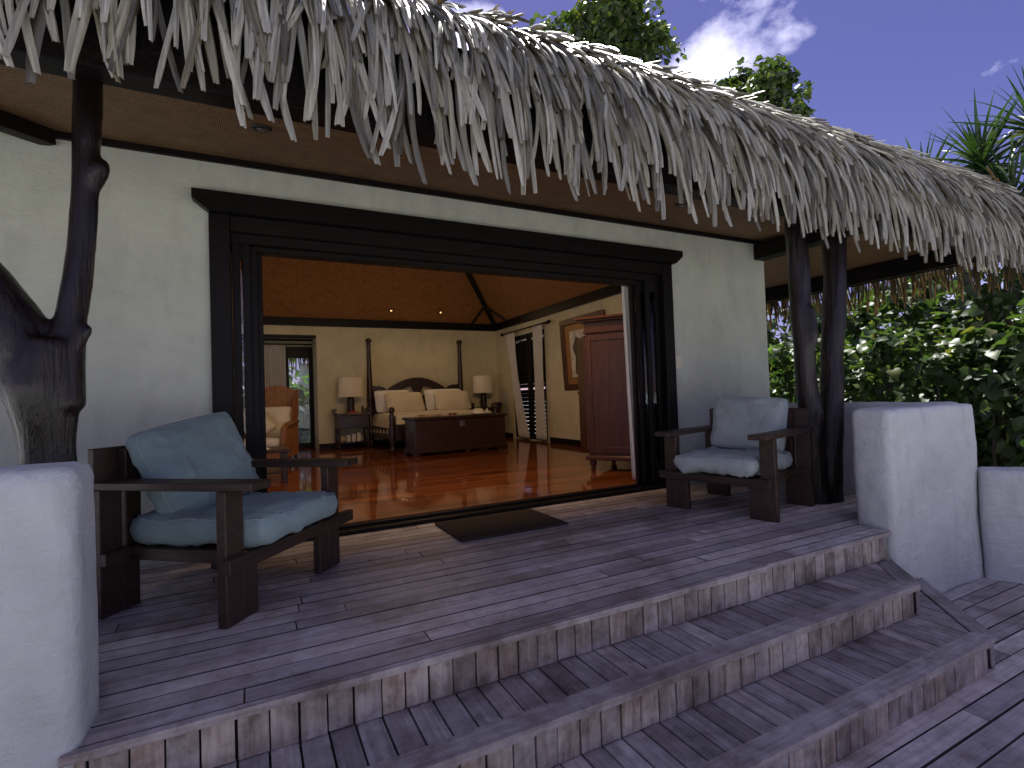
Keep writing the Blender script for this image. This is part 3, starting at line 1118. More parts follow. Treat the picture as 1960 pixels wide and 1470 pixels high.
# ---------------------------------------------------------------- cushions and pillows
def cushion_mesh(L, W, T, puff=.55, edge=.5, wr=.008, seed=0.0, sag=0.0, nu=30, nv=28, sharp=4.0):
    """stuffed cushion: length X, width Y, thickness Z, centred; edge = side height / thickness"""
    vs_, fs = [], []
    for side in (1, -1):
        for i in range(nu + 1):
            for j in range(nv + 1):
                u, v_ = 2 * i / nu - 1, 2 * j / nv - 1
                u = math.copysign(abs(u) ** .85, u)
                v_ = math.copysign(abs(v_) ** .85, v_)
                rr_ = 1 - .035 * (abs(u) ** 6) * (abs(v_) ** 6) * 2
                k = (1 - abs(u) ** sharp) * (1 - abs(v_) ** sharp)
                z = side * T / 2 * (edge + (1 - edge) * max(k, 0) ** puff)
                p = Vector((u * L / 2 * rr_, v_ * W / 2 * rr_, z))
                wn_ = noise.noise(Vector((u * 2.2 + seed, v_ * 2.2, side * 3.0))) * 1.3 + noise.noise(Vector((u * 6 + seed, v_ * 6, side))) * .6 + (abs(noise.noise(Vector((u * 4.5 + seed, v_ * 9, side * 2)))) - .25) * .9
                p.z += wr * wn_ * side
                if sag and side > 0:
                    p.z -= sag * max(0, 1 - (u + .15) ** 2 - v_ ** 2)
                # pinched edges bow inwards a little
                p.x *= 1 - .03 * (1 - v_ * v_) * abs(u) ** 3
                p.y *= 1 - .03 * (1 - u * u) * abs(v_) ** 3
                vs_.append(p)
    n = (nu + 1) * (nv + 1)
    I = lambda i, j, s_: s_ * n + i * (nv + 1) + j
    for i in range(nu):
        for j in range(nv):
            fs.append((I(i, j, 0), I(i + 1, j, 0), I(i + 1, j + 1, 0), I(i, j + 1, 0)))
            fs.append((I(i, j, 1), I(i, j + 1, 1), I(i + 1, j + 1, 1), I(i + 1, j, 1)))
    if edge > 0.01:
        rim = [(i, 0) for i in range(nu)] + [(nu, j) for j in range(nv)] + [(i, nv) for i in range(nu, 0, -1)] + [(0, j) for j in range(nv, 0, -1)]
        # bulged side band
        base = len(vs_)
        m_ = len(rim)
        for (i, j) in rim:
            a, b_ = vs_[I(i, j, 0)], vs_[I(i, j, 1)]
            c_ = (a + b_) / 2
            o_ = Vector((c_.x, c_.y, 0)).normalized() * T * .10
            vs_.append(c_ + o_)
        for q in range(m_):
            i, j = rim[q]
            i2, j2 = rim[(q + 1) % m_]
            fs.append((I(i, j, 0), base + q, base + (q + 1) % m_, I(i2, j2, 0)))
            fs.append((base + q, I(i, j, 1), I(i2, j2, 1), base + (q + 1) % m_))
        seam = [Vector(vs_[I(i, j, 0)]) for (i, j) in rim]
    else:
        seam = None
    return vs_, fs, seam


def cushion(name, mat, label, cat, Mx, L, W, T, group=None, pipe=None, **kw):
    vs_, fs, seam = cushion_mesh(L, W, T, **kw)
    mb = MB().add(vs_, fs, True)
    o = mb.build(name, M[mat])
    o.matrix_world = Mx
    tag(o, label, cat, group)
    if pipe and seam:
        pb = MB()
        pb.tube([p + Vector((0, 0, .0)) for p in seam] + [seam[0]], .0032, 6, True, False)
        pb.build('piping', M[pipe], o)
    return o


def T4(x, y, z, rx=0, ry=0, rz=0):
    return Matrix.Translation((x, y, z)) @ Euler((rx, ry, rz), 'XYZ').to_matrix().to_4x4()


# ---------------------------------------------------------------- veranda armchairs
def armchair(label, loc, rz, rail=(.56, .03)):
    t = thing('veranda_armchair', label, 'chair', loc, rz, 'wooden armchairs on the deck')
    W_ = M['teak']

    def up(name, x0, x1, y0, y1, z0, z1):
        """upright board, grain vertical"""
        mb = MB().box(z0, z1, x0, x1, y0, y1, .004)
        mb.v = [(p[1], p[2], p[0]) for p in mb.v]
        me = mb.mesh(name, W_)
        return obj(name, me, t)

    for s_ in (-1, 1):
        a, b_ = sorted((s_ * .375, s_ * .495))
        leg = MB()
        leg.box(.35, .405, a, b_, 0, .66, .004)
        c_, d_ = sorted((s_ * .275, s_ * .374))
        leg.box(.353, .402, c_, d_, 0, .268, .004)
        leg.build('leg', W_, t)
        lb = MB()
        lb.box(-.42, -.355, a, b_, 0, .66, .004)
        lb.box(-.418, -.357, c_, d_, 0, .268, .004)
        lb.build('leg', W_, t)
        e, f_ = sorted((s_ * .352, s_ * .498))
        MB().box(-.47, .555, e, f_, .661, .702, .005).build('arm', W_, t)
        e, f_ = sorted((s_ * .33, s_ * .372))
        MB().box(-.50, .345, e, f_, .27, .335, .004).build('side_rail', W_, t)
    fr_ = MB().box(-rail[0], rail[0], -.024, .024, .27, .338, .004)
    fr_.build('front_rail', W_, t, (.432, rail[1], 0), (0, 0, R_(90)))
    MB().box(-.5, .5, -.02, .02, .27, .336, .004).build('back_rail', W_, t, (-.335, 0, 0), (0, 0, R_(90)))
    for k in range(6):
        MB().box(-.325, .325, -.04, .04, .300, .322, .003).build('slat', W_, t, (-.26 + .105 * k, 0, 0), (0, 0, R_(90)))
    MB().box(-.47, .47, -.022, .022, -.10, .10, .005).build('back_board', W_, t, (-.445, 0, .775), (0, R_(0), R_(90)))
    for s_ in (-1, 1):
        up('back_post', -.421, -.365, s_ * .30 - .045, s_ * .30 + .045, .27, .86)
    return t


def on_chair(loc, rz, x, y, z, rx=0, ry=0, rz2=0):
    return Matrix.Translation(loc) @ Matrix.Rotation(rz, 4, 'Z') @ T4(x, y, z, rx, ry, rz2)


LC, LR = (-.13, -.90, 0), R_(-39.6)
RC, RR = (3.94, -1.12, 0), R_(-165.5)
armchair('dark timber armchair with wide flat arms, nearest the camera at left', LC, LR)
armchair('dark timber armchair with wide flat arms, in front of the trunk posts', RC, RR, (.50, -.03))
cushion('seat_cushion', 'cushion', 'blue grey seat cushion of the near left chair', 'cushion', on_chair(LC, LR, .075, 0, .425, 0, R_(-1), 0), .86, .73, .185, 'chair cushions', 'piping', edge=.66, puff=.6, seed=2.0, sag=.02, wr=.022)
cushion('seat_cushion', 'cushion2', 'pale grey green seat cushion of the chair by the trunk posts', 'cushion', on_chair(RC, RR, .075, 0, .425, 0, R_(-1), 0), .86, .73, .185, 'chair cushions', 'piping', edge=.62, puff=.6, seed=7.0, sag=.03, wr=.026)
cushion('back_cushion', 'cushion', 'blue grey back cushion slumped sideways on the near left chair', 'cushion',
        on_chair(LC, LR, -.245, .03, .725) @ Matrix.Rotation(R_(70), 4, 'Y') @ Matrix.Rotation(R_(9), 4, 'Z'), .56, .74, .20, 'chair cushions', 'piping', edge=.42, puff=.6, seed=11.0, wr=.020)
cushion('back_cushion', 'cushion2', 'grey green back cushion upright on the chair by the trunk posts', 'cushion',
        on_chair(RC, RR, -.285, -.01, .735) @ Matrix.Rotation(R_(76), 4, 'Y') @ Matrix.Rotation(R_(-2), 4, 'Z'), .50, .68, .18, 'chair cushions', 'piping', edge=.55, puff=.6, seed=17.0, wr=.014)

# ---------------------------------------------------------------- small things of the veranda
dm = MB().box(1.36, 2.30, -.80, -.15, .003, .018, .004).build('doormat', M['mat'])
tag(dm, 'dark rectangular doormat on the deck before the open doorway', 'mat')
sw = thing('light_switch', 'cream wall switch plate right of the doorway', 'switch', (4.385, -.001, 1.40))
MB().box(-.045, .045, -.012, 0, -.078, .078, .003).build('plate', M['switch'], sw)
MB().box(-.014, .014, -.018, -.012, -.028, .028, .003).build('rocker', M['switch'], sw)


def soffit_z(y_):
    return zb + (zw - zb) * (y_ - by0) / (wy0 - by0)


def downlight(label, loc, rot, lit, energy=0.0, group='recessed downlights'):
    t = thing('downlight', label, 'light', loc, 0, group)
    t.rotation_euler = rot
    MB().lathe([(.030, .0), (.030, -.012), (.055, -.014), (.062, -.006), (.062, .0)], n=20).build('ring', M['black'], t)
    MB().lathe([(.004, -.0125), (.026, -.0125), (.026, -.0145), (.004, -.0145)], n=16).build('lens', M['lit'] if lit else M['steel'], t)
    if energy:
        ld = bpy.data.lights.new('downlight_lamp', 'SPOT')
        ld.energy = energy
        ld.color = (1.0, .66, .36)
        ld.spot_size = R_(150)
        ld.spot_blend = .9
        ld.shadow_soft_size = .05
        lo = bpy.data.objects.new('downlight_lamp', ld)
        C.objects.link(lo)
        lo.parent = t
        lo.location = (0, 0, -.05)
    return t


sl = math.atan((zw - zb) / (wy0 - by0))
downlight('small recessed downlight in the matting soffit, above the left of the doorway', (.08, -.80, soffit_z(-.80) - .001), (sl, 0, 0), False)
downlight('small recessed downlight in the matting soffit, above the right of the doorway', (3.70, -.82, soffit_z(-.82) - .001), (sl, 0, 0), False)
CA = math.atan(.85)
for (x, y_, lab) in ((2.92, 7.52, 'small lit downlight in the bedroom ceiling above the left half of the bed'), (4.13, 7.51, 'small lit downlight in the bedroom ceiling above the right half of the bed')):
    downlight(lab, (x, y_ - .02, 2.965 + .85 * (7.8 - y_) - .02), (-CA, 0, 0), True, 13.0)
for (x, y_, w_) in ((-.9, 7.52, 'above the alcove'),):  # out of view, added as fill light for the room
    downlight('unseen fill downlight in the bedroom ceiling ' + w_, (x, y_ - .02, 2.965 + .85 * (7.8 - y_) - .02), (-CA, 0, 0), True, 37.0)
for (x, y_, w_) in ((.6, .48, 'left of the three'), (2.0, .48, 'middle of the three'), (3.4, .48, 'right of the three')):  # unseen lamps added to carry most of the indoor light
    downlight('unseen fill downlight indoors over the doorway, ' + w_, (x, y_ + .02, 2.965 + .85 * (y_ - .2) - .02), (CA, 0, 0), True, 62.0)

# ---------------------------------------------------------------- bed
FZ = .04
bed = thing('four_poster_bed', 'dark mahogany four poster bed with arched headboard and cream cover', 'bed', (3.53, 6.65, FZ))
PT = [(.035, 0), (.05, .02), (.05, .10), (.036, .12), (.045, .16), (.055, .30), (.055, .95), (.040, .98), (.055, 1.02), (.052, 1.15), (.046, 1.6), (.037, 2.0), (.034, 2.12), (.042, 2.14), (.030, 2.17), (.040, 2.20), (.030, 2.23), (.040, 2.26), (.030, 2.30), (.044, 2.33), (.030, 2.36), (.028, 2.38), (.050, 2.41), (.056, 2.44), (.046, 2.48), (.015, 2.50)]
PF = [(.035, 0), (.05, .02), (.05, .10), (.036, .12), (.05, .17), (.062, .22), (.062, .46), (.05, .50), (.060, .54), (.05, .60), (.058, .66), (.052, .72), (.038, .745), (.05, .76), (.032, .775), (.05, .80), (.062, .83), (.058, .87), (.035, .90), (.012, .91)]
for sx in (-1.12, 1.12):
    MB().lathe([(r * 1.3, z) for r, z in PT], (sx, 1.0, 0), 14).build('post', M['mahog_d'], bed)
    MB().lathe(PF, (sx, -1.02, 0), 14).build('post', M['mahog_d'], bed)
    a, b_ = sorted((sx * .96, sx * 1.01))
    MB().box(a, b_, -.98, .96, .28, .48, .006).build('side_rail', M['mahog_d'], bed)
MB().box(-1.06, 1.06, -1.05, -1.0, .24, .56, .006).build('footboard', M['mahog_d'], bed)
hb = MB()
# arched headboard: outer arch band, centre splat, scrolled shoulders, lower panel
arc_o, arc_i = [], []
for k in range(25):
    t = k / 24
    x = -.80 + 1.60 * t
    arc_o.append((x, 1.24 + .33 * math.sin(math.pi * t) ** .9))
    arc_i.append((x * .90, 1.07 + .31 * math.sin(math.pi * t) ** .9))
for k in range(24):
    hb.prism([arc_o[k], arc_o[k + 1], arc_i[k + 1], arc_i[k]], 1, .98, 1.03)
hb.prism([(-1.08, 1.08), (1.08, 1.08), (1.08, 1.14), (-1.08, 1.14)], 1, .985, 1.025)
hb.prism([(-.12, 1.135), (.12, 1.135), (.10, 1.24), (.15, 1.36), (.10, 1.47), (-.10, 1.47), (-.15, 1.36), (-.10, 1.24)], 1, .988, 1.022)
for s_ in (-1, 1):
    sh = [(1.08, 1.14), (1.08, 1.36), (1.02, 1.40), (.97, 1.37), (.92, 1.395), (.86, 1.36), (.80, 1.36), (.72, 1.28), (.72, 1.14)]
    hb.prism([(x * s_, z) for x, z in sh], 1, .99, 1.02)
hb.build('headboard', M['mahog_d'], bed)
MB().box(-1.06, 1.06, .99, 1.02, .40, 1.08, .004).build('headboard_panel', M['mahog_d'], bed)
ma = MB()
ma.grid(lambda u, v_: (-1.03 + 2.06 * u, -.98 + 1.93 * v_, .74 + .035 * (1 - (2 * u - 1) ** 6) * (1 - (2 * v_ - 1) ** 8) + .008 * noise.noise(Vector((u * 5, v_ * 5, 0)))), 24, 24)
for s_ in (-1, 1):
    ma.grid(lambda u, v_: (s_ * (1.03 + .10 * u ** .5 + .018 * math.sin(v_ * 38 + 2 * u) * u), -.98 + 1.93 * v_, .742 - (.36 + .05 * v_) * u), 8, 60)
ma.grid(lambda u, v_: (-1.03 + 2.06 * v_, -.98 - .035 * u ** .5, .742 - .26 * u), 5, 40)
ma.build('bed_cover', M['linen'], bed)
MB().box(-1.0, 1.0, -.95, .95, .50, .735, .04).build('mattress', M['white'], bed)
BX, BY = 3.53, 6.65
for (x, y_, z, mat, lab, L, W, rx, rz) in (
        (2.86, 7.32, 1.06, 'white', 'white pillow at the far left against the headboard', .52, .80, 68, 2),
        (4.10, 7.34, 1.06, 'white', 'white pillow behind the right cream pillow on the bed', .52, .92, 68, -2),
        (3.07, 7.06, 1.03, 'linen', 'cream pillow leaning on the left half of the bed', .50, .86, 58, 4),
        (4.22, 7.08, 1.03, 'linen', 'cream pillow leaning on the right half of the bed', .50, .84, 58, -3)):
    Mx = T4(x, y_, z, R_(rx), 0, R_(rz)) @ Matrix.Rotation(R_(90), 4, 'Z')
    cushion('pillow', mat, lab, 'pillow', Mx, L, W, .24, 'pillows on the bed', None, edge=.04, puff=.6, seed=x * 3, wr=.010, sharp=2.6, nu=16, nv=18)

# ---------------------------------------------------------------- bedside tables and lamps
def bedside(label, loc):
    t = thing('bedside_table', label, 'table', loc, 0, 'bedside tables')
    MB().box(-.36, .36, -.24, .24, .735, .775, .008).build('top', M['mahog_d'], t)
    for sx in (-1, 1):
        sc_ = [(sx * .30, .776), (sx * .36, .776), (sx * .40, .80), (sx * .41, .86), (sx * .38, .90), (sx * .335, .89), (sx * .33, .86), (sx * .36, .855), (sx * .37, .83), (sx * .34, .80)]
        mb = MB().prism(sc_, 1, -.20, .20)
        mb.build('scroll_end', M['mahog_d'], t)
        for sy in (-1, 1):
            MB().lathe([(.022, 0), (.034, .03), (.024, .06), (.032, .10), (.032, .34), (.022, .38), (.034, .42), (.034, .46)], (sx * .31, sy * .19, 0), 10).build('leg', M['mahog_d'], t)
    MB().box(-.34, .34, -.22, .22, .46, .734, .006).build('case', M['mahog_d'], t)
    dr = MB().box(-.29, .29, -.235, -.221, .50, .70, .006).build('drawer', M['mahog_d'], t)
    MB().lathe([(.010, 0), (.016, .012), (.018, .02), (.006, .026)], n=10).build('knob', M['brass'], dr, (0, -.236, .60), (R_(90), 0, 0))
    MB().box(-.32, .32, -.20, .20, .13, .155, .005).build('shelf', M['mahog_d'], t)
    return t


bedside('dark bedside table with scrolled ends left of the bed', (1.96, 7.48, FZ))
bedside('dark bedside table right of the bed, mostly hidden by it', (5.20, 7.48, FZ))
bk = thing('book_stack', 'pale books standing on the shelf of the left bedside table', 'books', (1.96, 7.42, FZ + .156))
for k in range(3):
    MB().box(-.14 + .11 * k, -.06 + .11 * k, -.07, .07, 0, .15 + .02 * k, .003).build('book', M['paper'] if k != 1 else M['curtain_g'], bk)


def table_lamp(label, loc):
    t = thing('table_lamp', label, 'lamp', loc, 0, 'bedside lamps')
    MB().lathe([(.11, 0), (.115, .015), (.085, .03), (.075, .05), (.082, .08), (.074, .12), (.084, .18), (.074, .24), (.084, .30), (.072, .34), (.06, .37), (.02, .385), (.018, .46)], n=12).build('base', M['mahog_d'], t)
    sh = MB()
    n = 32
    for (r0, z0, r1, z1) in ((.270, .37, .262, .80), (.262, .80, .257, .80), (.257, .80, .265, .37), (.265, .37, .270, .37)):
        sh.grid(lambda u, v_: ((r0 + (r1 - r0) * v_) * math.cos(2 * math.pi * u), (r0 + (r1 - r0) * v_) * math.sin(2 * math.pi * u), z0 + (z1 - z0) * v_), n, 1)
    sh.build('shade', M['shade'], t)
    MB().lathe([(.004, .46), (.25, .462), (.25, .468), (.004, .468)], n=24).build('shade_spider', M['brass'], t)
    return t


table_lamp('drum shade table lamp on the left bedside table', (1.95, 7.50, FZ + .776))
table_lamp('drum shade table lamp on the right bedside table, in the corner', (5.20, 7.50, FZ + .776))
tr_ = thing('flower_tray', 'small tray with red flowers at the foot of the left lamp', 'tray', (1.98, 7.31, FZ + .777))
MB().box(-.16, .16, -.05, .05, 0, .025, .004).build('tray', M['gold'], tr_)
fl = MB()
for k in range(9):
    a = k * 2.4
    fl.lathe([(.003, 0), (.030, .012), (.034, .024), (.012, .030)], (.012 * k - .06 + .01 * math.cos(a), .022 * math.sin(a), .026), 7)
fl.build('flower', M['red'], tr_)
for (x, lab) in ((2.19, 'small dark carved figure beside the left lamp'), (5.47, 'small dark telephone beside the right lamp')):
    o = thing('ornament', lab, 'ornament', (x, 7.40, FZ + .776))
    if x < 3:
        MB().lathe([(.04, 0), (.045, .02), (.03, .04), (.038, .08), (.028, .11), (.034, .14), (.01, .17)], n=10).build('figure', M['mahog_d'], o)
    else:
        MB().box(-.09, .09, -.07, .07, 0, .05, .01).build('body', M['black'], o)
        MB().box(-.11, .11, -.025, .025, .06, .10, .012).build('handset', M['black'], o)

# ---------------------------------------------------------------- blanket chest and the things on it
CH = (3.50, 4.98, FZ)
ch = thing('blanket_chest', 'long dark wooden chest at the foot of the bed', 'chest', CH, R_(3))
MB().box(-.93, .93, -.29, .29, .10, .655, .008).build('body', M['mahog_d'], ch)
MB().box(-.97, .97, -.325, .325, .656, .705, .008).build('lid', M['mahog_d'], ch)
MB().box(-.97, .97, -.315, .315, .055, .115, .012).build('plinth', M['mahog_d'], ch)
for sx in (-1, 1):
    for sy in (-1, 1):
        MB().box(sx * .90 - .06, sx * .90 + .06, sy * .26 - .05, sy * .26 + .05, 0, .056, .008).build('foot', M['mahog_d'], ch)
lk = MB().box(-.05, .05, -.302, -.291, .50, .62, .003).build('lock_plate', M['steel'], ch)
hd = MB().tube([(-.945, -.07, .42), (-.97, -.06, .37), (-.975, 0, .35), (-.97, .06, .37), (-.945, .07, .42)], .008, 6).build('handle', M['brass'], ch)


def on_chest(x, y_, z=0.706):
    c_, s_ = math.cos(R_(3)), math.sin(R_(3))
    return (CH[0] + x * c_ - y_ * s_, CH[1] + x * s_ + y_ * c_, FZ + z)


bt = thing('wire_tray', 'shallow woven wire tray on the left of the chest', 'tray', on_chest(-.55, -.06))
for z, r in ((.006, .15), (.035, .19)):
    MB().tube([(r * 1.25 * math.cos(a * math.pi / 12), r * .75 * math.sin(a * math.pi / 12), z) for a in range(25)], .006, 5).build('rim', M['brass'], bt)
for k in range(16):
    a = k * math.pi / 8
    MB().tube([(.1875 * math.cos(a), .1125 * math.sin(a), .006), (.2375 * math.cos(a), .1425 * math.sin(a), .035)], .004, 5).build('wire', M['brass'], bt)
MB().lathe([(.004, .001), (.11, .001), (.11, .006), (.004, .006)], n=20).build('base', M['brass'], bt)
ho = thing('hibiscus_flower', 'red hibiscus blooms lying on the middle of the chest', 'flower', on_chest(-.12, -.10))
for k in range(10):
    a = k * 2 * math.pi / 5 + (.3 if k > 4 else 0)
    cx_ = -.035 if k < 5 else .06
    pm = MB()
    pm.grid(lambda u, v_: (cx_ + math.cos(a) * .075 * u + math.sin(a) * .035 * (v_ - .5) * 2 * math.sin(math.pi * min(u * .8 + .1, 1)),
                           math.sin(a) * .06 * u - math.cos(a) * .035 * (v_ - .5) * 2 * math.sin(math.pi * min(u * .8 + .1, 1)), .008 + .075 * u * (1 - .45 * u)), 5, 4)
    pm.build('petal', M['red'], ho)
pt = thing('plate', 'pale plate on the right of the chest', 'plate', on_chest(.48, -.06))
MB().lathe([(.005, 0), (.10, 0), (.20, .018), (.205, .022), (.10, .008), (.005, .008)], n=28).build('dish', M['white'], pt)
ck = thing('food_cover', 'cream domed food cover with a dark knob on the plate', 'cover', on_chest(.46, -.05, .716))
MB().lathe([(.125, .0), (.125, .012), (.12, .05), (.10, .085), (.06, .105), (.012, .112)], n=20).build('dome', M['linen'], ck)
MB().lathe([(.012, .110), (.02, .125), (.012, .14), (.003, .143)], n=10).build('knob', M['mahog_d'], ck)
cd = MB().prism([(-.05, 0), (.05, 0), (0, .10)], 1, -.003, .003).build('menu_card', M['paper'], None, on_chest(.62, -.12, .730))
tag(cd, 'little folded card standing beside the domed cover', 'card')

# ---------------------------------------------------------------- wicker wing chair and its pillows
WR = R_(-112)
WC = (.20, 5.45, FZ)
wk = thing('wicker_armchair', 'brown wicker wing chair with cream cushions seen through the doorway', 'chair', WC, WR)
# local: +X forward, Y lateral


def ribbed(fn, nu, nv, thick, name):
    """woven sheet with vertical ribs, given as a surface and closed to a thickness"""
    mb = MB()
    P = [[Vector(fn(i / nu, j / nv)) for j in range(nv + 1)] for i in range(nu + 1)]
    vs_ = []
    for s_ in (1, -1):
        for i in range(nu + 1):
            for j in range(nv + 1):
                a = P[min(i + 1, nu)][j] - P[max(i - 1, 0)][j]
                b_ = P[i][min(j + 1, nv)] - P[i][max(j - 1, 0)]
                nr = a.cross(b_).normalized()
                rib = .006 * (1 if i % 2 else -1)
                vs_.append(P[i][j] + nr * (thick / 2 + rib) * s_)
    n = (nu + 1) * (nv + 1)
    I = lambda s_, i, j: s_ * n + i * (nv + 1) + j
    fs = []
    for i in range(nu):
        for j in range(nv):
            fs.append((I(0, i, j), I(0, i + 1, j), I(0, i + 1, j + 1), I(0, i, j + 1)))
            fs.append((I(1, i, j), I(1, i, j + 1), I(1, i + 1, j + 1), I(1, i + 1, j)))
    for i in range(nu):
        fs.append((I(0, i, nv), I(0, i + 1, nv), I(1, i + 1, nv), I(1, i, nv)))
        fs.append((I(0, i + 1, 0), I(0, i, 0), I(1, i, 0), I(1, i + 1, 0)))
    for j in range(nv):
        fs.append((I(0, 0, j), I(0, 0, j + 1), I(1, 0, j + 1), I(1, 0, j)))
        fs.append((I(0, nu, j + 1), I(0, nu, j), I(1, nu, j), I(1, nu, j + 1)))
    mb.add(vs_, fs, False)
    return mb.build(name, M['wicker'], wk)


ribbed(lambda u, v_: (-.30 - .16 * v_, -.36 + .72 * u, .30 + v_ * (.98 + .10 * math.sin(math.pi * u))), 36, 10, .03, 'back')
for s_ in (-1, 1):
    ribbed(lambda u, v_: (-.44 + .04 + .34 * u - .10 * v_ * (1 - u), s_ * (.37 + .04 * u), .62 + v_ * (.68 - .42 * u ** 1.4)), 16, 8, .03, 'wing')
    ribbed(lambda u, v_: (-.34 + .72 * u, s_ * (.40), .14 + v_ * (.50 + .04 * (1 - u))), 32, 8, .035, 'arm_side')
    MB().tube([(-.30, s_ * .41, .72), (.0, s_ * .42, .70), (.30, s_ * .42, .675), (.40, s_ * .42, .62), (.41, s_ * .42, .45), (.39, s_ * .42, .14)], [.04, .05, .055, .055, .05, .045], 10).build('arm_roll', M['wicker'], wk)
    for x in (-.34, .36):
        MB().tube([(x, s_ * .36, 0), (x, s_ * .36, .20)], .025, 8).build('leg', M['mahog_d'], wk)
ribbed(lambda u, v_: (.385, -.38 + .76 * u, .14 + .20 * v_), 36, 4, .03, 'front_apron')
MB().box(-.34, .37, -.37, .37, .29, .325, .006).build('seat_deck', M['wicker'], wk)


def on_wicker(x, y_, z, extra=Matrix.Identity(4)):
    return Matrix.Translation(WC) @ Matrix.Rotation(WR, 4, 'Z') @ T4(x, y_, z) @ extra


cushion('seat_cushion', 'linen', 'cream seat cushion of the wicker wing chair', 'cushion', on_wicker(.06, 0, .405), .70, .72, .16, 'wicker chair cushions', None, edge=.7, puff=.6, seed=31, wr=.006)
cushion('pillow', 'linen', 'large cream pillow against the back of the wicker chair', 'pillow', on_wicker(-.12, .08, .74, Matrix.Rotation(R_(72), 4, 'Y')), .52, .56, .20, 'wicker chair cushions', None, edge=.04, puff=.6, sharp=2.6, seed=37, wr=.008)
cushion('pillow', 'linen', 'small cream pillow set on its corner in front of the large one', 'pillow', on_wicker(.08, -.08, .70, Matrix.Rotation(R_(65), 4, 'Y') @ Matrix.Rotation(R_(40), 4, 'Z')), .38, .38, .16, 'wicker chair cushions', None, edge=.04, puff=.6, sharp=2.6, seed=41, wr=.006)

ct = thing('coffee_table', 'low dark table in front of the wicker chair', 'table', (-.05, 3.35, FZ))
MB().box(-.55, .48, -.35, .35, .40, .44, .008).build('top', M['mahog_d'], ct)
MB().box(-.50, .43, -.30, .30, .12, .15, .006).build('shelf', M['mahog_d'], ct)
for sx in (-.48, .41):
    for sy in (-.29, .29):
        MB().box(sx - .03, sx + .03, sy - .03, sy + .03, 0, .40, .006).build('leg', M['mahog_d'], ct)
bo = MB().box(-.14, .14, -.10, .10, 0, .02, .003).build('booklet', M['paper'], None, (.02, 3.25, FZ + .441), (0, 0, .2))
tag(bo, 'thin pale booklet lying on the low table', 'book')

# ---------------------------------------------------------------- armoire, standing across the corner
AR = math.atan2(.79, -.61)
acx, acy = 3.99, 1.30
F_, N_ = Vector((-.61, .79, 0)), Vector((-.79, -.61, 0))
ac = Vector((acx, acy, 0)) - F_ * .34 - N_ * .60
ar = thing('armoire', 'tall red brown armoire just inside the right of the doorway', 'wardrobe', (ac.x, ac.y, FZ), AR)
# local: +X front, +Y towards the visible side
MB().box(-.32, .32, -.58, .58, .20, 1.84, .006).build('body', M['mahog'], ar)
for sy in (-1, 1):
    y_ = sy * .588
    a, b_ = sorted((sy * .581, sy * .594))
    side_ = MB()
    side_.box(-.32, -.25, a, b_, .24, 1.82, .003).box(.25, .32, a, b_, .24, 1.82, .003).box(-.249, .249, a, b_, .24, .32, .003).box(-.249, .249, a, b_, 1.74, 1.82, .003)
    side_.build('side_frame', M['mahog'], ar)
MB().box(-.36, .37, -.63, .63, .145, .205, .012).build('base_moulding', M['mahog'], ar)
MB().box(-.34, .35, -.61, .61, 1.84, 1.87, .006).build('frieze', M['mahog'], ar)
MB().box(-.33, .34, -.595, .595, 1.87, 1.99, .004).build('frieze', M['mahog'], ar)
MB().box(-.37, .40, -.65, .65, 1.99, 2.02, .008).build('cornice', M['mahog'], ar)
MB().box(-.40, .44, -.68, .68, 2.02, 2.055, .008).build('cornice', M['mahog'], ar)
for (sx, sy) in ((.29, .54), (.29, -.54), (-.29, .54), (-.29, -.54)):
    MB().lathe([(.025, 0), (.04, .02), (.024, .045), (.045, .08), (.05, .11), (.035, .145)], (sx, sy, 0), 12).build('foot', M['mahog'], ar)
d_ = MB().box(0, .56, -.012, .012, .28, 1.82, .004).build('door', M['mahog'], ar, (.335, .57, 0), (0, 0, R_(-62)))
MB().lathe([(.008, 0), (.016, .014), (.018, .024), (.006, .03)], n=10).build('knob', M['brass'], d_, (.50, .012, 1.05), (R_(-90), 0, 0))
MB().box(.322, .344, -.57, -.005, .28, 1.82, .004).build('door', M['mahog'], ar)

# ---------------------------------------------------------------- picture on the right wall
pc = thing('framed_picture', 'large framed print on the right bedroom wall, partly behind the armoire', 'picture', (5.748, 3.80, 1.87), 0)
pc.rotation_euler = (0, R_(-3), 0)
w2, h2, fwid = .74, .72, .13
for (a, b_, c_, d2_) in ((-w2, w2, h2 - fwid, h2), (-w2, w2, -h2, -h2 + fwid), (-w2, -w2 + fwid, -h2 + fwid, h2 - fwid), (w2 - fwid, w2, -h2 + fwid, h2 - fwid)):
    MB().box(-.06, -.002, a, b_, c_, d2_, .012).build('frame', M['mahog'], pc)
MB().box(-.03, -.003, -w2 + fwid, w2 - fwid, -h2 + fwid, h2 - fwid).build('mount', M['gold'], pc)
MB().box(-.034, -.031, -.43, .43, -.46, .46).build('print', M['paper'], pc)
MB().prism([(.05, -.40), (.30, -.40), (.26, -.05), (.34, .12), (.22, .34), (.10, .30), (.14, .05), (.02, -.1)], 0, -.037, -.0345).build('print_figure', M['ink'], pc)
MB().box(-.036, -.028, -.445, .445, -.475, -.461).build('slip', M['mahog_d'], pc)

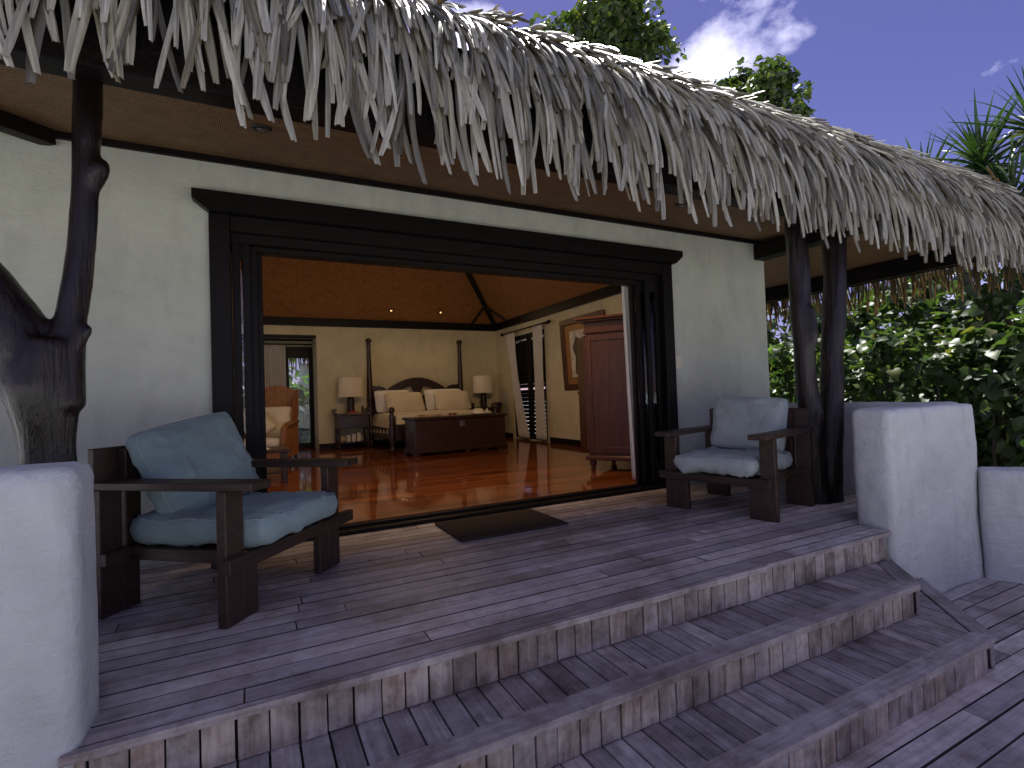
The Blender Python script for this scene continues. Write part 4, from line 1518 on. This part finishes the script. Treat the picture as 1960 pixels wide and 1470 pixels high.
# ---------------------------------------------------------------- louvred doors, rods and curtains
lv = thing('louvred_door', 'pair of dark louvred doors between the checked curtains', 'door', (5.80, 6.1, .06))
for s_ in (-1, 1):
    for (y0_, y1_) in ((.02, .10), (.70, .79)):
        a, b_ = sorted((s_ * y0_, s_ * y1_))
        MB().box(-.02, .02, a, b_, 0, 2.48, .003).build('stile', M['dark'], lv)
    for (z0_, z1_) in ((0, .14), (1.2, 1.29), (2.36, 2.48)):
        a, b_ = sorted((s_ * .10, s_ * .70))
        MB().box(-.018, .018, a, b_, z0_, z1_, .003).build('rail', M['dark'], lv)
    for z0_, z1_ in ((.14, 1.2), (1.29, 2.36)):
        k = z0_ + .05
        while k < z1_ - .02:
            a, b_ = sorted((s_ * .102, s_ * .698))
            o = MB().box(-.049, .049, a, b_, -.004, .004).build('slat', M['dark'], lv, (0, 0, k), (0, R_(63), 0))
            k += .092


def curtain(name, mat, label, path, ztop, zbot, amp=.03, waves=7, gather=None, group='curtains'):
    """hanging cloth along a plan path [(x,y)...]; gather(t_down) -> (scale along path, shift)"""
    nu, nv = waves * 8, 24
    a, b_ = Vector((path[0][0], path[0][1], 0)), Vector((path[-1][0], path[-1][1], 0))
    d = b_ - a
    nr = Vector((-d.y, d.x, 0)).normalized()

    def fn(u, v_):
        s_, sh = gather(v_) if gather else (1.0, 0.0)
        p = a + d * (sh + .5 + (u - .5) * s_)
        p = p + nr * (amp * math.sin(u * waves * 2 * math.pi + .7 * math.sin(v_ * 3 + u * 4)) * (.55 + .45 * v_) + .006 * noise.noise(Vector((u * 9, v_ * 5, ztop))))
        p.z = ztop + (zbot - ztop) * v_
        return p
    mb = MB().grid(fn, nu, nv)
    o = mb.build(name, M[mat])
    md = o.modifiers.new('thickness', 'SOLIDIFY')
    md.thickness = .002
    tag(o, label, 'curtain', group)
    return o


curtain('curtain', 'curtain', 'checked pale curtain swept aside on the far edge of the louvred doors', [(5.66, 7.08), (5.66, 6.55)], 2.63, .10, .028, 6, lambda t: (1 - .35 * math.sin(math.pi * min(1, t * 1.1)) ** 1, .02 + 1.15 * t ** 1.2 * .9))
curtain('curtain', 'curtain', 'checked pale curtain hanging straight on the near edge of the louvred doors', [(5.66, 5.68), (5.66, 5.22)], 2.63, .10, .028, 6, lambda t: (1 - .12 * math.sin(math.pi * t), 0))
rod = thing('curtain_rod', 'dark curtain rod with ball ends above the louvred doors', 'rod', (5.66, 6.1, 2.64))
MB().tube([(0, -1.12, 0), (0, 1.12, 0)], .018, 10).build('pole', M['dark'], rod)
for s_ in (-1, 1):
    MB().lathe([(.012, -.05), (.035, -.03), (.042, 0), (.035, .03), (.012, .05)], n=12).build('finial', M['dark'], rod, (0, s_ * 1.15, 0), (R_(90), 0, 0))
    MB().box(0, .09, -.015, .015, -.02, .02, .003).build('bracket', M['dark'], rod, (0, s_ * .98, 0))
# doorway curtain
curtain('curtain', 'white', 'white sheer curtain hanging just inside the right door jamb', [(3.86, .31), (4.04, .32)], 2.42, .06, .022, 4, lambda t: (1 - .30 * t, .16 * t))
curtain('curtain', 'curtain_g', 'grey curtain drawn half across the back glass door', [(.14, 8.60), (.69, 8.60)], 2.46, .08, .035, 8)
rod = thing('curtain_rod', 'dark curtain rail over the back glass door', 'rod', (.35, 8.60, 2.475))
MB().tube([(-.9, 0, 0), (.92, 0, 0)], .014, 8).build('pole', M['dark'], rod)
for x in (-.8, .8):
    MB().box(-.012, .012, 0, .17, -.015, .015, .002).build('bracket', M['dark'], rod, (x, 0, 0))

# ---------------------------------------------------------------- the yard behind the back door
yw = thing('yard_wall', 'white yard wall seen through the back glass door', 'wall', (2.5, 11.4, -.76))
plaster_block(MB(), 2.6, .2, 3.0, .04, .006, 21, .1).build('panel', M['plaster_wall'], yw)
oc = thing('outdoor_chair', 'black metal chair in the yard beyond the back glass door', 'chair', (1.40, 9.75, -.10))
MB().box(-.24, .24, -.22, .22, .42, .46, .01).build('seat', M['pot'], oc)
ocb = MB()
for k in range(11):
    t = k / 10
    x = -.24 + .48 * t
    ocb.box(x - .018, x + .018, .20, .22, .46, .98 + .34 * math.sin(math.pi * t) ** .7)
ocb.build('back', M['pot'], oc)
for sx in (-.22, .22):
    for sy in (-.20, .20):
        MB().tube([(sx, sy, 0), (sx, sy, .43)], .014, 8).build('leg', M['pot'], oc)
pv = structure(MB().box(-3, 5, 8.95, 12.5, -.75, -.10).build('back_terrace', M['plaster_wall']))


# ---------------------------------------------------------------- vegetation
rv = random.Random(5)


def leaf_geo(w, fold, droop, nv=4):
    """heart shaped leaf, length 1 along +X, folded along the midrib; quads only"""
    prof_ = [(0, .30), (.14, .52), (.38, .50), (.68, .30), (1.0, .02)] if nv == 4 else [(0, .3), (.35, .5), (1.0, .03)]
    vs_, fs = [], []
    for t, wd in prof_:
        for a in (-1, 0, 1):
            vs_.append((t - (.10 if (a and t == 0) else 0), a * wd * w, fold * abs(a) * wd - droop * t * t))
    for i in range(len(prof_) - 1):
        for k in range(2):
            fs.append((i * 3 + k, (i + 1) * 3 + k, (i + 1) * 3 + k + 1, i * 3 + k + 1))
    return vs_, fs


LEAVES = [leaf_geo(rv.uniform(.8, 1.1), rv.uniform(.05, .35), rv.uniform(.05, .45)) for _ in range(6)]
LEAVES_LO = [leaf_geo(rv.uniform(.8, 1.1), rv.uniform(.05, .35), rv.uniform(.05, .45), 2) for _ in range(4)]
_leafme = {}


def leaf_matrix(p, size, out, up=.95, spread=.62):
    """leaf blade facing roughly up and outwards"""
    n = Vector((out.x + rv.gauss(0, spread), out.y + rv.gauss(0, spread), out.z + up + rv.gauss(0, spread * .6)))
    if n.length < .05:
        n = Vector((0, 0, 1))
    n.normalize()
    t = Vector((rv.gauss(0, 1), rv.gauss(0, 1), rv.gauss(-.5, .7)))
    t = (t - n * t.dot(n))
    if t.length < .05:
        t = n.orthogonal()
    t.normalize()
    b_ = n.cross(t)
    m_ = Matrix(((t.x, b_.x, n.x, p[0]), (t.y, b_.y, n.y, p[1]), (t.z, b_.z, n.z, p[2]), (0, 0, 0, 1)))
    return m_ @ Matrix.Diagonal((size, size, size, 1))


def leaf_objs(parent, mat, mats_):
    for Mx in mats_:
        k = rv.randrange(len(LEAVES))
        key = (k, mat.name)
        if key not in _leafme:
            vs_, fs = LEAVES[k]
            _leafme[key] = with_tint(MB().add(vs_, fs, True).mesh('leaf', mat), [0.0] * len(vs_))
        o = obj('leaf', _leafme[key], parent)
        o.matrix_world = Mx


def shrub(name, label, loc, size, n, mat, lsize, n_obj, cat='shrub', group=None, stems=7, eye=(0, -4.4, 1.1)):
    """leafy shrub filling a rounded volume from the ground up; size = half extents x, y and height"""
    t = thing(name, label, cat, loc, 0, group)
    sx, sy, h = size
    eyev = (Vector(eye) - Vector(loc))
    cl = []
    for i in range(stems * 3):
        cl.append((Vector((rv.uniform(-1, 1) * sx * .8, rv.uniform(-1, 1) * sy * .9, h * rv.uniform(.12, .95))), rv.uniform(.28, .5) * min(sx, sy, 1.2)))
    sb = MB()
    for i in range(stems):
        c_ = cl[i * 3][0]
        base = Vector((c_.x * .3, c_.y * .5, 0))
        for j in range(3):
            e = cl[i * 3 + j][0]
            mid = (base + e) / 2 + Vector((rv.gauss(0, .08), rv.gauss(0, .08), .15))
            sb.tube([base, mid, e], [.03, .02, .008], 6)
    sb.build('stem', M['bark'], t)
    st = Stuff()
    singles = []
    for i in range(n):
        if rv.random() < .72:
            c_, r = rv.choice(cl)
            d = Vector((rv.gauss(0, 1), rv.gauss(0, 1), rv.gauss(0, 1))).normalized() * r * rv.random() ** .4
            p = c_ + d
        else:
            p = Vector((rv.uniform(-sx, sx), rv.uniform(-sy, sy), rv.uniform(.02, h)))
            d = Vector((p.x / sx, p.y / sy, (p.z - h / 2) / h))
        if p.z < .03:
            p.z = rv.uniform(.03, .4)
        s_ = lsize * rv.uniform(.55, 1.25)
        singles.append((p, s_, d.normalized() * .7 if d.length > .01 else Vector((0, 0, 1))))
    # the leaves nearest the viewer are pieces of their own
    order = sorted(range(len(singles)), key=lambda i: (singles[i][0] - eyev).length - singles[i][1] * 2)
    chosen = set(order[:n_obj])
    mats_ = []
    for i, (p, s_, o_) in enumerate(singles):
        Mx = leaf_matrix(p, s_, o_)
        if i in chosen:
            mats_.append(Mx)
        else:
            vs_, fs = rv.choice(LEAVES)
            st.add(vs_, fs, Mx, rv.random())
    fo = st.build('foliage', mat, t)
    fo['kind'] = 'stuff'
    for Mx in mats_:
        k = rv.randrange(len(LEAVES))
        key = (k, mat.name)
        if key not in _leafme:
            vs_, fs = LEAVES[k]
            _leafme[key] = with_tint(MB().add(vs_, fs, True).mesh('leaf', mat), [0.0] * len(vs_))
        o = obj('leaf', _leafme[key], t)
        o.matrix_basis = Mx
    return t


GZ = -.76
HG = 'broad leaved shrubs behind the low wall'
shrub('broadleaf_shrub', 'broad leaved shrub rising over the low wall at the right edge', (7.9, -2.6, GZ), (.55, .9, 2.2), 900, M['leafA'], .16, 90, group=HG)
shrub('broadleaf_shrub', 'tall broad leaved shrub behind the one over the low wall', (9.2, -2.3, GZ), (.7, .9, 3.1), 1200, M['leafA'], .17, 50, group=HG)
shrub('broadleaf_shrub', 'broad leaved shrub with pale leaves just right of the white pier', (9.0, -.9, GZ), (.7, .8, 2.6), 1200, M['leafA'], .15, 70, group=HG)
shrub('broadleaf_shrub', 'broad leaved shrub between the trunk posts and the white pier', (9.4, .6, GZ), (.8, .9, 2.7), 1200, M['leafA'], .15, 60, group=HG)
shrub('broadleaf_shrub', 'shaded broad leaved shrub glimpsed between the two trunk posts', (10.2, 2.2, GZ), (.8, .8, 2.8), 1000, M['leafA'], .15, 20, group=HG)
shrub('lime_shrub', 'bright lime green bush beyond the house corner', (10.3, 3.7, GZ), (.8, .8, 2.8), 1300, M['leafB'], .13, 0)
shrub('broadleaf_shrub', 'dark shrub farthest back behind the house corner', (11.8, 6.2, GZ), (1.2, 1.2, 3.4), 1500, M['leafA'], .20, 0, group=HG)
shrub('backing_shrub', 'tall leafy thicket behind the row of broad leaved shrubs', (10.9, -.9, GZ), (.8, 3.0, 3.7), 3600, M['leafA'], .18, 0, stems=14)
shrub('backing_shrub', 'dense thicket farthest behind the row of broad leaved shrubs', (13.4, -.9, GZ), (1.2, 4.8, 4.3), 6000, M['leafA'], .26, 0, stems=20)
shrub('backing_shrub', 'dense dark thicket behind the lime green bush', (13.8, 5.4, GZ), (1.4, 2.8, 4.2), 4200, M['leafA'], .26, 0, stems=14)
shrub('yard_plant', 'bright leafy plant in the yard beyond the back glass door', (1.02, 10.6, -.10), (.35, .35, 1.9), 260, M['leafB'], .28, 0, 'plant', stems=4)
shrub('yard_shrub', 'leafy bush behind the white yard wall', (.3, 12.6, GZ), (1.2, .7, 3.2), 900, M['leafA'], .25, 0)


def tree(name, label, base, top, rad, clusters, per, mat, lsize, group='trees behind the roof'):
    t = thing(name, label, 'tree', base, 0, group)
    top = Vector(top) - Vector(base)
    tb = MB()
    mid = top * .55 + Vector((rv.gauss(0, .3), rv.gauss(0, .3), 0))
    tb.tube([(0, 0, 0), mid * .5, mid, top * .8], [.26, .21, .15, .07], 10, True, True, .15)
    st = Stuff()
    for i in range(clusters):
        d = Vector((rv.gauss(0, 1), rv.gauss(0, 1), rv.gauss(0, .9))).normalized()
        k = rv.random() ** .45
        c_ = top + Vector((d.x * rad[0], d.y * rad[1], d.z * rad[2])) * k * rv.uniform(.75, 1.12)
        tb.tube([mid + (top - mid) * rv.uniform(0, .7), (mid + c_) / 2 + Vector((0, 0, .2)), c_], [.06, .035, .012], 5)
        r = rv.uniform(.32, .70) * rad[0] * .42
        for j in range(per):
            e = Vector((rv.gauss(0, 1), rv.gauss(0, 1), rv.gauss(0, .8))).normalized() * r * rv.random() ** .5
            vs_, fs = rv.choice(LEAVES_LO)
            st.add(vs_, fs, leaf_matrix(c_ + e, lsize * rv.uniform(.6, 1.25), e.normalized() * .6), rv.random())
    tb.build('trunk', M['bark'], t)
    fo = st.build('crown', mat, t)
    fo['kind'] = 'stuff'
    return t


tree('leafy_tree', 'large leafy tree whose crown rises behind the thatch, left of the cloud', (10.6, 9.4, GZ), (10.8, 9.2, 12.2), (2.5, 2.5, 2.6), 95, 75, M['leafC'], .22)
tree('leafy_tree', 'leafy tree behind the thatch just right of the cloud', (18.6, 10.4, GZ), (18.8, 10.2, 12.6), (2.3, 2.3, 2.2), 75, 70, M['leafC'], .26)
tree('leafy_tree', 'small tree top peeping over the thatch left of the screw pine', (25.4, 10.2, GZ), (25.4, 10.2, 11.6), (1.6, 1.6, 1.2), 34, 60, M['leafC'], .30)


def strap_leaf(L, w, droop, seg=8):
    vs_, fs = [], []
    for i in range(seg + 1):
        t = i / seg
        wd = w * (min(1, .5 + t * 2.0)) * (1 - t ** 2.2) + .002
        z = -droop * L * t ** 2.2
        for a in (-1, 0, 1):
            vs_.append((L * t * (1 - .25 * droop * t), a * wd, z + (.45 * wd if a else 0)))
    for i in range(seg):
        for k in range(2):
            fs.append((i * 3 + k, (i + 1) * 3 + k, (i + 1) * 3 + k + 1, i * 3 + k + 1))
    return vs_, fs


STRAPS = [strap_leaf(1.0, .034 * rv.uniform(.85, 1.15), d_) for d_ in (.08, .2, .38, .6, .85, .05)]
_strapme = []
for vs_, fs in STRAPS:
    _strapme.append(with_tint(MB().add(vs_, fs, True).mesh('leaf', M['pand']), [0.0] * len(vs_)))


def screw_pine(label, base, heads, group='screw pines'):
    t = thing('screw_pine', label, 'tree', base, 0, group)
    B = Vector(base)
    tb = MB()
    fork = Vector((.15, .05, 2.4))
    tb.tube([(0, 0, 0), (.05, .02, 1.2), fork], [.14, .12, .10], 10, True, True, .12)
    for (hx, hy, hz, size, n) in heads:
        p = Vector((hx, hy, hz)) - B
        tb.tube([fork, (fork + p) / 2 + Vector((0, 0, -.2)), p], [.085, .07, .06], 8, True, True, .12)
    tb.build('trunk', M['bark'], t)
    for (hx, hy, hz, size, n) in heads:
        p = Vector((hx, hy, hz)) - B
        ro = MB().lathe([(.02, -.10), (.075, 0), (.06, .12), (.01, .22)], n=10).build('leaf_head', M['pand'], t, p)
        for i in range(n):
            az = i * 2.399 + rv.gauss(0, .12)
            u = i / n
            el = 1.45 - 2.05 * u + rv.gauss(0, .10)
            k = min(4, int(u * 5)) if rv.random() < .75 else rv.randrange(6)
            L = size * rv.uniform(.75, 1.1)
            o = obj('leaf', _strapme[k], ro, (0, 0, .10 - .16 * u), None)
            o.rotation_euler = Euler((rv.gauss(0, .25), -el, az), 'XYZ')
            o.scale = (L, 1, L)
    return t


screw_pine('spiky screw pine with long strap leaves at the right edge above the thatch', (11.2, -.5, GZ),
           [(11.0, .40, 4.55, 1.0, 66), (11.0, -.40, 4.60, 1.15, 84), (11.2, -1.02, 4.98, 1.15, 64), (10.9, -.80, 3.85, 1.05, 60)])
screw_pine('distant small screw pine showing just over the thatch edge', (15.5, 3.2, GZ), [(15.5, 3.2, 6.05, 1.1, 36), (15.0, 2.2, 5.6, 1.1, 30)])
